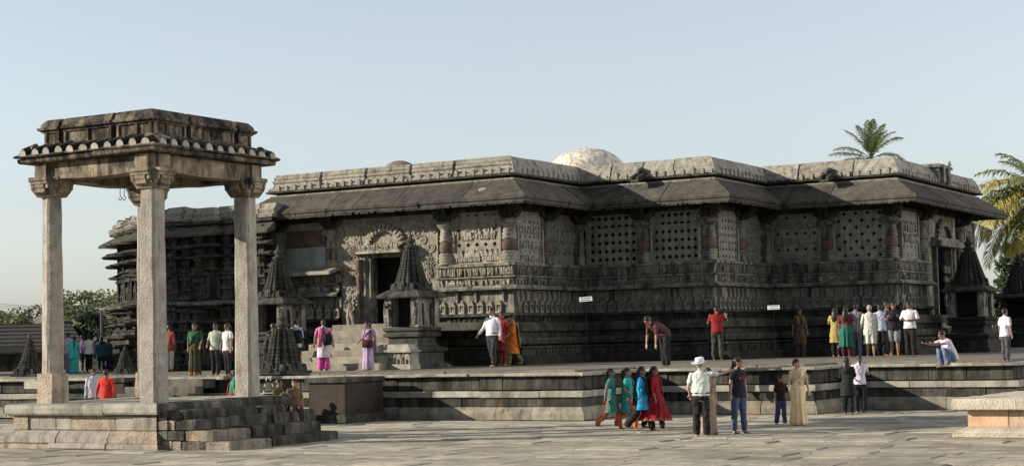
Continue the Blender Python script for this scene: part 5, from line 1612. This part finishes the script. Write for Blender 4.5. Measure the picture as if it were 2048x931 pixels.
def bag(label, pos, rz, kind, mat, s_=1.0):
    r = thing(kind, label, 'bag', pos, rz)
    mb = MB()
    if kind == 'backpack':
        mb.loft([[(x * k, y * k2 + .0, z) for x, y in ((-.14, -.06), (.14, -.06), (.15, .02), (.11, .08), (-.11, .08), (-.15, .02))] for z, k, k2 in ((0, .8, .8), (.03, 1, 1), (.22, 1, 1.05), (.34, .9, .8), (.39, .5, .5))])
        mb.build('bag_body', mat, r, True)
        for sg in (-1, 1): MB().tube([(.09 * sg, -.05, .34), (.10 * sg, -.14, .42), (.11 * sg, -.26, .34), (.12 * sg, -.26, .2), (.12 * sg, -.06, .05)], .016, 6).build('strap', mat, r)
    else:
        mb.loft([[(x * k, y * k, z) for x, y in ((-.15, -.045), (.15, -.045), (.16, .0), (.15, .045), (-.15, .045), (-.16, 0))] for z, k in ((-.02, .7), (.0, .95), (.1, 1.05), (.18, .9), (.21, .6))])
        mb.build('bag_body', mat, r, True)
        MB().tube([(-.13, 0, .17), (-.11, .01, .34), (-.04, .02, .55), (.04, .02, .55), (.11, .01, .34), (.13, 0, .17)], .012, 6).build('strap', mat, r)
    r.scale = (s_,) * 3
    return r
def hgt(px, py, top, z):
    p = at(px, py, z)
    return p, (py - top) * p.y / F * 1.0

D = math.radians
C = cloth
black = C((.014, .014, .015)); white = C((.78, .77, .74)); jeans = C((.07, .10, .18)); navy = C((.018, .020, .035))
def P(label, px, py, top, z, rz, **k):
    p, h = hgt(px, py, top, z)
    if 'posez' in k: h = k.pop('posez')
    return make_person(label, p, D(rz), h, **k)
hang = ((.16, .03, -1), (.03, -.2, -1))
hangr = ((-.16, .03, -1), (-.03, -.2, -1))
NEAR = dict(vox=.0115)
# --- people on the court
P('man in white sun hat and pale polo shirt pointing to the right', 1404, 873, 719, 0, 172, skin=2, hair='short', hairmat=HAIRG, hat=C((.80, .82, .86)),
  p=dict(fat=1.2, legs=((.04, 0), (-.04, -.04)), spread=.07, arms=(((.32, .12, -1), (-.1, -.62, -.75)), ((-.93, -.25, .02), (-.95, -.15, .30))), turn=-.35),
  wear=(('shirt', C((.66, .72, .66)), dict(sleeve=.62, hem=.90, loose=.03)), ('trousers', C((.022, .019, .017)), dict(bottom=.085, belt=1))), **NEAR)
P('woman in a beige printed sari almost hidden behind the man in the sun hat', 1420, 869, 735, 0, 40, skin=1, hair='bun', p=dict(legs=((.1, 0), (-.1, -.1))),
  wear=(('shirt', C((.30, .22, .16)), dict(sleeve=.6, name='blouse')), ('skirt', C((.36, .29, .22), 'print', (.25, .17, .12)), dict(bottom=.19)), ('pallu', C((.36, .29, .22), 'print', (.25, .17, .12)), {})), vox=.014)
P('long-haired woman in navy T-shirt and blue jeans beside the sun-hat man', 1479, 866, 714, 0, 38, skin=1, hair='long',
  p=dict(legs=((.08, .02), (-.06, -.05)), spread=.09, arms=(hang, ((-.2, .05, -1), (-.08, -.1, -1))), turn=.65),
  wear=(('shirt', navy, dict(sleeve=.5, hem=.80, loose=.014)), ('trousers', jeans, dict(bottom=.068, belt=0)), ('chest_print', C((.35, .03, .05)), dict(n=4))), **NEAR)
P('boy in a dark T-shirt and flared blue jeans holding the cream sari woman', 1563, 849, 750, 0, 20, skin=1, hair='short',
  p=dict(legs=((.14, -.02), (-.12, -.3)), arms=(((.3, -.25, -.9), (.75, -.45, .1)), hangr), turn=.5),
  wear=(('shirt', C((.030, .016, .018)), dict(sleeve=.7, hem=.84)), ('trousers', C((.05, .07, .16)), dict(bottom=.085, belt=1)), ('chest_print', C((.30, .06, .05)), dict(n=2))), **NEAR)
P('woman in a cream silk sari walking with the boy, looking up right', 1598, 850, 717, 0, 15, skin=2, hair='short',
  p=dict(legs=((.12, 0), (-.08, -.15)), arms=(((.32, .02, -1), (.12, -.15, -1)), ((-.3, -.1, -1), (-.35, -.85, -.25))), turn=.55, nod=-.15),
  wear=(('shirt', C((.58, .45, .27)), dict(sleeve=.6, name='blouse', hem=.92)), ('skirt', C((.86, .66, .36)), dict(bottom=.20, pleats=9)), ('pallu', C((.98, .78, .46)), {})), **NEAR)
wk = dict(legs=((.42, .12), (-.30, -.75)))
wk2 = dict(legs=((-.28, -.7), (.40, .15)))
P('girl in dark green tunic and orange trousers, leftmost of the walking group', 1224, 858, 733, 0, 78, skin=0, hair='braid', p=dict(arms=(((.25, .35, -1), (.05, .1, -1)), ((-.25, .4, -1), (-.1, .15, -1))), **wk),
  wear=(('trousers', C((.50, .12, .05)), dict(bottom=.075)), ('shirt', C((.05, .16, .145), 'print', (.05, .32, .27)), dict(sleeve=.6, hem=.50, flare=.06, loose=.012, name='tunic'))), **NEAR)
P('girl in a bright teal tunic over orange trousers, second in the walking group', 1257, 857, 732, 0, 74, skin=1, hair='tail', p=dict(arms=(((.3, -.2, -1), (.0, -.6, -.2)), ((-.25, .1, -1), (.2, -.5, -.4))), **wk2),
  wear=(('trousers', C((.52, .13, .04)), dict(bottom=.075)), ('shirt', C((.03, .33, .31)), dict(sleeve=.6, hem=.50, flare=.06, loose=.012, name='tunic')), ('dupatta', C((.05, .18, .18)), dict(one=1))), **NEAR)
P('girl in a bright blue top and wide black trousers, third in the walking group', 1286, 861, 729, 0, 70, skin=0, hair='braid', p=dict(arms=(((.3, .12, -1), (.1, -.3, -1)), ((-.25, .1, -1), (-.1, -.3, -1))), **wk),
  wear=(('trousers', black, dict(bottom=.10)), ('shirt', C((.02, .30, .55)), dict(sleeve=1.9, hem=.58, flare=.05, loose=.012, name='tunic')), ('dupatta', black, {})), **NEAR)
P('woman in long dark red dress with embroidered hem walking in a group', 1311, 860, 729, 0, 68, skin=0, hair='braid', p=dict(arms=(((.25, .25, -1), (.2, .0, -1)), ((-.25, -.05, -1), (-.1, -.35, -1))), **wk2),
  wear=(('trousers', C((.02, .012, .012)), dict(bottom=.07)), ('shirt', C((.27, .012, .016)), dict(sleeve=1.4, hem=.80, loose=.01, name='bodice')), ('skirt', C((.26, .012, .016)), dict(bottom=.30, hem=.30, pleats=13, border=C((.16, .05, .03), 'print', (.5, .2, .1)), name='dress_skirt')), ('dupatta', C((.25, .01, .015)), dict(one=1))), **NEAR)
P('woman in white T-shirt standing on the court against the terrace wall', 1722, 826, 709, 0, 178, skin=1, hair='tail', p=dict(legs=((.02, 0), (-.02, 0)), spread=.06, arms=(((.35, -.45, -.6), (-.25, -.5, .8)), ((-.35, -.2, -1), (.1, -.6, .3)))),
  wear=(('shirt', C((.74, .68, .78)), dict(sleeve=.5, hem=.84)), ('trousers', C((.016, .016, .022)), dict(bottom=.075))), **NEAR)
P('woman in dark clothes in the shade beside the white T-shirt woman', 1697, 828, 714, 0, 160, skin=0, hair='long', p=dict(arms=(((.2, -.2, -1), (-.1, -.8, .2)), ((-.2, -.2, -1), (.1, -.8, .2)))),
  wear=(('trousers', black, dict(bottom=.07)), ('shirt', C((.016, .022, .018)), dict(sleeve=.8, hem=.55, flare=.04, name='tunic'))), vox=.014)
# --- behind the pavilion base
P('man in pale grey shirt behind the pavilion floor beside a red shirt', 187, 846, 736, 0, 25, skin=3, hair='short', p=dict(arms=(hang, hangr)), wear=(('trousers', C((.05, .05, .06)), dict()), ('shirt', C((.52, .52, .58)), dict(sleeve=1.9, hem=.78, loose=.03))), vox=.013)
P('man in a bright red shirt seen from behind beyond the pavilion floor', 213, 850, 738, 0, 165, skin=3, hair='short', p=dict(arms=(((.4, .12, -1), (.2, -.1, -1)), ((-.4, .12, -1), (-.2, -.1, -1)))), wear=(('trousers', C((.05, .05, .06)), dict()), ('shirt', C((.58, .035, .02)), dict(sleeve=1.8, hem=.78, loose=.03))), vox=.013)
P('person with a green sleeve and red skirt half hidden by the right pavilion pillar', 466, 852, 742, 0, 100, skin=1, hair='bun', p=dict(arms=(((.2, .1, -1), (.1, -.1, -1)), ((-.25, .0, -1), (-.1, -.1, -1))), lean=.15), wear=(('shirt', C((.02, .24, .14)), dict(sleeve=.6, name='blouse')), ('skirt', C((.35, .04, .03)), dict(bottom=.2)), ('pallu', C((.35, .04, .03)), {})), vox=.014)
seat = dict(legs=((1.45, .05), (1.4, -.05)), spread=.06)
pq = at(560, 852, 0)
ledge = thing('stone_bench', 'low dark stone bench block under the seated couple behind the pavilion steps', 'bench', (pq.x + .15, pq.y + .35, 0), RZ)
mbb = MB(); course(mbb, -.6, .75, -.25, .25, 0, .44); mbb.build('bench_block', M['granite_dark'], ledge)
make_person('seated woman in olive top with striped bag behind the pavilion steps', Vector((pq.x - .12, pq.y + .2, 0)), D(60), 1.6, skin=1, hair='bun', p=dict(arms=(((.2, -.25, -1), (.0, -.8, .5)), ((-.2, -.2, -1), (.2, -.8, .6))), lean=.2, turn=.3, **seat), wear=(('trousers', C((.06, .05, .04)), dict()), ('shirt', C((.10, .085, .035)), dict(sleeve=.7, hem=.80, name='top'))), vox=.014)
make_person('seated person in a brown top beside the woman in olive, behind the pavilion steps', Vector((pq.x + .36, pq.y + .15, 0)), D(20), 1.58, skin=1, hair='bun', p=dict(arms=(hang, hangr), lean=.12, turn=-.4, **seat), wear=(('trousers', C((.05, .035, .03)), dict()), ('shirt', C((.16, .10, .05)), dict(sleeve=.7, hem=.80, name='top'))), vox=.014)
bp = at(549, 852, 0)
bag('black and white striped cloth bag at the seated woman in olive', Vector((bp.x - .12, bp.y - .1, .62)), D(30), 'shoulder_bag', C((.02, .02, .022), 'stripe', (.55, .55, .55)), 1.2)
# --- people on the terrace
FZ = FLOOR + .002
P('man in a white long-sleeved shirt and dark trousers walking ahead of the orange shawl', 986, 733, 614, FZ, -35, skin=1, hair='short', p=dict(fat=1.1, legs=((.22, .0), (-.12, -.35)), arms=(((.2, .12, -1), (.1, -.1, -1)), ((-.35, -.2, -1), (-.5, -.35, -.7)))),
  wear=(('trousers', C((.035, .04, .045)), dict(bottom=.075, belt=1)), ('shirt', C((.78, .77, .82)), dict(sleeve=1.9, hem=.90, loose=.028))), **NEAR)
P('woman in a dark red dress hidden between the white-shirted man and the orange shawl', 1006, 730, 622, FZ, -30, skin=0, hair='braid', p=dict(arms=(hang, hangr)), wear=(('trousers', C((.30, .05, .03)), dict()), ('shirt', C((.26, .03, .03)), dict(sleeve=.6, hem=.45, flare=.05, name='tunic'))), vox=.014)
P('woman wrapped in an orange and olive shawl walking left along the terrace', 1026, 731, 627, FZ, -75, skin=1, hair='bun', p=dict(legs=((.3, .1), (-.25, -.6)), arms=(((.2, -.2, -1), (-.1, -.7, -.4)), ((-.25, .1, -1), (-.1, -.4, -1)))),
  wear=(('trousers', C((.14, .14, .05)), dict(bottom=.08)), ('shirt', C((.62, .16, .02), 'print', (.45, .25, .05)), dict(sleeve=1.2, hem=.42, flare=.09, name='tunic', loose=.02)), ('shawl', C((.66, .15, .02)), dict(hem=.66)), ('pallu', C((.22, .22, .09)), {})), **NEAR)
P('woman in white and pink tunic with bright pink trousers at the stairs', 648, 741, 638, FZ, 190, skin=1, hair='braid', p=dict(fat=1.15, arms=(((.35, -.1, -1), (.1, -.25, -1)), ((-.4, .05, -1), (-.15, -.3, -1)))),
  wear=(('trousers', C((.62, .08, .36)), dict(bottom=.105)), ('shirt', C((.66, .60, .68)), dict(sleeve=.1, hem=.44, flare=.04, loose=.02, name='tunic')), ('shirt', C((.66, .13, .38)), dict(sleeve=.55, hem=1.22, loose=.024, name='yoke', collar=0)), ('dupatta', C((.80, .22, .40)), dict(hang=.78, front=.9, one=1))), vox=.013)
p_, h_ = hgt(648, 741, 638, FZ)
bag('small black backpack slung on the woman in pink', p_ + Vector((.14, -.21, .80)), D(200), 'backpack', C((.014, .014, .018)), .95)
P('woman in a lilac sari standing sideways at the foot of the stairs', 737, 740, 642, FZ, -38, skin=1, hair='braid', p=dict(fat=1.15, arms=(((.25, .1, -1), (.0, -.3, -1)), ((-.2, -.1, -1), (-.15, -.7, -.5))), turn=-.4),
  wear=(('shirt', C((.36, .22, .36)), dict(sleeve=.6, name='blouse', hem=.92)), ('skirt', C((.50, .38, .56), 'print', (.38, .26, .46)), dict(bottom=.2)), ('pallu', C((.46, .30, .46)), {})), vox=.013)
p_, h_ = hgt(737, 740, 642, FZ)
bag('dark brown shoulder bag carried by the woman in lilac', p_ + Vector((.0, -.2, .72)), D(0), 'shoulder_bag', C((.05, .022, .018)), 1.05)
P('man in a pale blue shirt with dark backpack straps behind the left miniature tower', 594, 745, 636, FZ, 150, skin=3, hair='short', p=dict(arms=(hang, hangr), legs=((.2, .05), (-.1, -.2))), wear=(('trousers', C((.03, .03, .04)), dict()), ('shirt', C((.50, .56, .66)), dict(sleeve=.9, hem=.80, loose=.025))), vox=.014)
p_, h_ = hgt(594, 745, 636, FZ)
bag('dark backpack on the man in pale blue behind the miniature tower', p_ + Vector((.06, -.19, .88)), D(160), 'backpack', C((.02, .022, .026)), 1.0)
P('person in dark clothes bending beside the right pavilion pillar', 536, 742, 662, FZ, 60, skin=3, hair='short', p=dict(lean=.5, arms=(((.2, -.4, -1), (.0, -.5, -1)), ((-.2, -.4, -1), (.0, -.5, -1)))), wear=(('trousers', C((.03, .03, .03)), dict()), ('shirt', C((.025, .03, .028), 'stripe', (.04, .05, .045)), dict(sleeve=.8, hem=.80))), vox=.015, posez=1.6)
P('man in dull red shirt and cream trousers beside the front pavilion pillar', 340, 742, 648, FZ, 150, skin=3, hair='short', p=dict(arms=(hang, hangr)), wear=(('trousers', C((.62, .54, .40)), dict(bottom=.075)), ('shirt', C((.30, .07, .05)), dict(sleeve=1.8, hem=.74, loose=.025))), vox=.014)
P('woman in dark sari with green blouse before the dark temple wing', 390, 750, 645, FZ, -15, skin=0, hair='bun', p=dict(arms=(((.3, -.1, -1), (.1, -.6, -.6)), ((-.2, .05, -1), (-.05, -.05, -1)))), wear=(('shirt', C((.02, .11, .065)), dict(sleeve=.7, name='blouse')), ('skirt', C((.06, .055, .025), 'print', (.03, .045, .03)), dict(bottom=.19, border=C((.3, .15, .05)))), ('pallu', C((.06, .055, .025)), {})), vox=.014)
P('man in pale green patterned shirt before the dark temple wing', 432, 750, 645, FZ, -20, skin=3, hair='short', p=dict(arms=(((.3, -.05, -1), (-.1, -.3, -1)), ((-.3, -.1, -1), (.2, -.6, -.4)))), wear=(('trousers', black, dict(bottom=.075)), ('shirt', C((.42, .48, .38), 'print', (.16, .25, .15)), dict(sleeve=.8, hem=.82, loose=.028))), vox=.014)
P('woman in a white T-shirt and black leggings beside the right pavilion pillar', 456, 753, 645, FZ, -45, skin=0, hair='long', p=dict(arms=(((.15, .02, -1), (.0, -.2, -1)), ((-.15, .02, -1), (-.05, -.1, -1)))), wear=(('trousers', black, dict(bottom=.048)), ('shirt', C((.70, .69, .70)), dict(sleeve=.5, hem=.82, loose=.012))), vox=.014)
gl = 'visitors crowded between the left and front pavilion pillars'
P('woman in bright turquoise sari standing with her back turned', 149, 746, 671, FZ, 190, skin=1, hair='braid', p=dict(arms=(hang, hangr)), wear=(('shirt', C((.04, .42, .36)), dict(sleeve=.6, name='blouse')), ('skirt', C((.05, .46, .39)), dict(bottom=.2)), ('pallu', C((.05, .46, .39)), {})), vox=.016, group=gl, eyes=False)
P('man in a white shirt pointing up with a raised arm, between the pavilion pillars', 178, 743, 668, FZ, 165, skin=3, hair='short', p=dict(arms=(hang, ((-.75, -.2, .55), (-.7, -.1, .75))), spread=.06), wear=(('trousers', black, dict(bottom=.08)), ('shirt', C((.72, .69, .62)), dict(sleeve=.8, hem=.80, loose=.03))), vox=.016, group=gl, eyes=False)
P('man in a pale lilac shirt half hidden by the left pavilion pillar', 137, 746, 664, FZ, 150, skin=3, hair='short', wear=(('trousers', C((.25, .24, .33)), dict(bottom=.08)), ('shirt', C((.42, .42, .55)), dict(sleeve=.8, hem=.8))), vox=.016, group=gl, eyes=False)
P('person in a purple shirt just behind the turquoise sari', 165, 742, 669, FZ, 120, skin=3, hair='short', wear=(('trousers', C((.04, .03, .04)), {}), ('shirt', C((.12, .05, .17)), dict(sleeve=.8, hem=.78))), vox=.016, group=gl, eyes=False)
P('woman in a dark teal shawl at the right of the pointing man', 203, 741, 672, FZ, 200, skin=3, hair='long', wear=(('trousers', C((.015, .02, .03)), {}), ('shirt', C((.02, .03, .06)), dict(sleeve=.8, hem=.5, flare=.04, name='tunic')), ('shawl', C((.02, .10, .12)), dict(hem=.7))), vox=.016, group=gl, eyes=False)
P('person in black behind the pointing man and the teal shawl', 192, 739, 671, FZ, 170, skin=3, hair='short', wear=(('trousers', black, {}), ('shirt', C((.012, .014, .02)), dict(sleeve=.9, hem=.8))), vox=.016, group=gl, eyes=False)
P('person in dark navy shirt by the carved ledges, right of the teal shawl', 218, 742, 676, FZ, 150, skin=3, hair='short', wear=(('trousers', black, {}), ('shirt', C((.02, .03, .05)), dict(sleeve=.9, hem=.8))), vox=.016, group=gl, eyes=False)
# --- in front of the shaded wall
P('man in a maroon shirt bending far forward at the terrace edge', 1331, 734, 612, FZ, -58, skin=1, hair='short', p=dict(lean=1.3, nod=.1, legs=((.10, -.12), (-.04, -.12)), spread=.08, arms=(((.1, -.12, -1), (.0, -.1, -1)), ((-.15, -.05, -1), (.05, -.2, -1)))), wear=(('trousers', C((.016, .016, .017)), dict(bottom=.08)), ('shirt', C((.10, .035, .045)), dict(sleeve=.8, hem=.84, loose=.03))), vox=.013, posez=1.72)
P('man in a red T-shirt seen from behind photographing the carved wall', 1436, 719.0, 611, FZ, 172, skin=0, hair='short', p=dict(legs=((.1, 0), (-.1, -.1)), spread=.09, arms=(((.35, -.3, -.7), (-.2, -.5, .7)), ((-.45, -.35, -.5), (.2, -.6, .75))), nod=.15), wear=(('trousers', C((.05, .05, .04)), dict(bottom=.08)), ('shirt', C((.27, .02, .02)), dict(sleeve=.6, hem=.86, loose=.03))), vox=.013)  # shirt colour darkened to stand in for the wall's shade
P('woman in a long brown dress standing still in the deep shade of the wall', 1601, 714, 616, FZ, 8, skin=3, hair='bun', p=dict(arms=(((.2, .02, -1), (.1, -.15, -1)), ((-.2, .02, -1), (-.1, -.1, -1)))), wear=(('trousers', C((.05, .035, .025)), dict(bottom=.09)), ('shirt', C((.065, .045, .035)), dict(sleeve=.6, hem=.45, flare=.05, name='tunic')), ('dupatta', C((.11, .08, .055)), dict(hang=1.0, front=1.15))), vox=.014)
gr = 'visitors crowded on the terrace by the right-hand wall'
P('girl in a mustard yellow top at the left end of the right crowd', 1673, 714, 614, FZ, 150, skin=1, hair='long', p=dict(arms=(((.3, -.3, -.7), (-.3, -.5, .7)), hangr)), wear=(('trousers', C((.02, .018, .016)), {}), ('shirt', C((.40, .31, .11), 'print', (.27, .20, .07)), dict(sleeve=.5, hem=.50, flare=.03, name='tunic'))), vox=.014, group=gr)
P('woman in a maroon top with a long teal skirt in the right crowd', 1694, 715, 613, FZ, 165, skin=0, hair='long', p=dict(arms=(hang, ((-.4, .1, -.8), (.3, -.4, -.3)))), wear=(('skirt', C((.015, .14, .13), 'print', (.05, .10, .05)), dict(hem=.36, bottom=.23, top=1.1)), ('trousers', C((.10, .02, .03)), {}), ('shirt', C((.14, .03, .03)), dict(sleeve=.7, hem=1.0))), vox=.014, group=gr)
P('man in a white shirt with dark checks and grey jeans in the right crowd', 1714, 713, 606, FZ, 160, skin=0, hair='short', p=dict(arms=(((.35, .0, -.9), (-.2, -.5, .1)), ((-.35, .05, -.9), (.1, -.6, .2)))), wear=(('trousers', C((.10, .13, .17)), {}), ('shirt', C((.62, .62, .64), 'check', (.05, .05, .06)), dict(sleeve=.7, hem=.78, loose=.02))), vox=.014, group=gr)
P('old grey-haired man in loose white shirt and short white dhoti', 1742, 714, 609, FZ, 176, skin=1, hair='short', hairmat=HAIRG, p=dict(fat=1.15, arms=(((.3, .05, -1), (.05, -.4, -.8)), hangr)), wear=(('skirt', C((.62, .60, .53)), dict(hem=.44, bottom=.20, pleats=7, top=.98, name='dhoti')), ('shirt', C((.66, .63, .56)), dict(sleeve=1.7, hem=.72, flare=.02, loose=.03))), vox=.014, group=gr)
P('man in pale blue shirt right of the old man in white', 1763, 712, 607, FZ, 170, skin=3, hair='short', wear=(('trousers', black, {}), ('shirt', C((.50, .55, .66)), dict(sleeve=.8, hem=.82, loose=.025))), vox=.014, group=gr)
P('young man in a grey shirt half hidden behind the checked shorts', 1776, 711, 602, FZ, 40, skin=3, hair='short', wear=(('trousers', C((.02, .02, .022)), {}), ('shirt', C((.30, .31, .33)), dict(sleeve=.7, hem=.82))), vox=.014, group=gr)
P('young man in black T-shirt and white checked shorts', 1790, 713, 602, FZ, -15, skin=0, hair='short', p=dict(arms=(((.3, -.1, -.9), (-.3, -.7, .35)), ((-.3, -.1, -.9), (.3, -.7, .3))), nod=.3), wear=(('trousers', C((.58, .58, .60), 'check', (.06, .06, .07)), dict(to=.92, name='shorts')), ('shirt', C((.016, .016, .018)), dict(sleeve=.6, hem=.82, loose=.02))), vox=.014, group=gr)
P('person with dark hair and dark shirt at the back of the right crowd', 1807, 709, 604, FZ, 10, skin=3, hair='short', wear=(('trousers', black, {}), ('shirt', C((.03, .03, .035)), dict(sleeve=.7, hem=.82))), vox=.015, group=gr)
P('man in crisp white shirt and dark trousers right of the checked shorts', 1822, 713, 601, FZ, -30, skin=3, hair='short', p=dict(legs=((.05, .0), (-.1, -.05)), spread=.07, arms=(((.35, -.1, -.9), (-.5, -.6, .0)), ((-.35, -.1, -.9), (.4, -.7, .1))), nod=.3), wear=(('trousers', C((.02, .017, .015)), dict(bottom=.075)), ('shirt', C((.72, .71, .76)), dict(sleeve=.75, hem=.86, loose=.03))), vox=.013, group=gr)
pp = at(1905, 723, FZ)
make_person('young man in white T-shirt and jeans sitting on the terrace', pp, D(-68), 1.68, skin=1, hair='short', vox=.012, p=dict(hipz=.12, legs=((2.15, -.42), (2.05, -.30)), spread=.05, lean=.55, nod=.25, arms=(((.12, -.9, -.25), (-.1, -1, .12)), ((-.12, -.9, -.3), (.1, -1, .15)))),
  wear=(('trousers', C((.14, .19, .30)), dict(bottom=.075)), ('shirt', C((.76, .72, .82)), dict(sleeve=.6, hem=.84, loose=.022))))
P('lone man in white shirt and grey trousers at the right terrace end', 2013, 723, 616, FZ, 120, skin=1, hair='short', p=dict(legs=((.04, 0), (-.05, -.05)), arms=(((.12, .1, -1), (.02, -.1, -1)), hangr)), wear=(('trousers', C((.08, .08, .085)), dict(bottom=.075)), ('shirt', C((.76, .72, .80)), dict(sleeve=.7, hem=.80, loose=.022))), **NEAR)
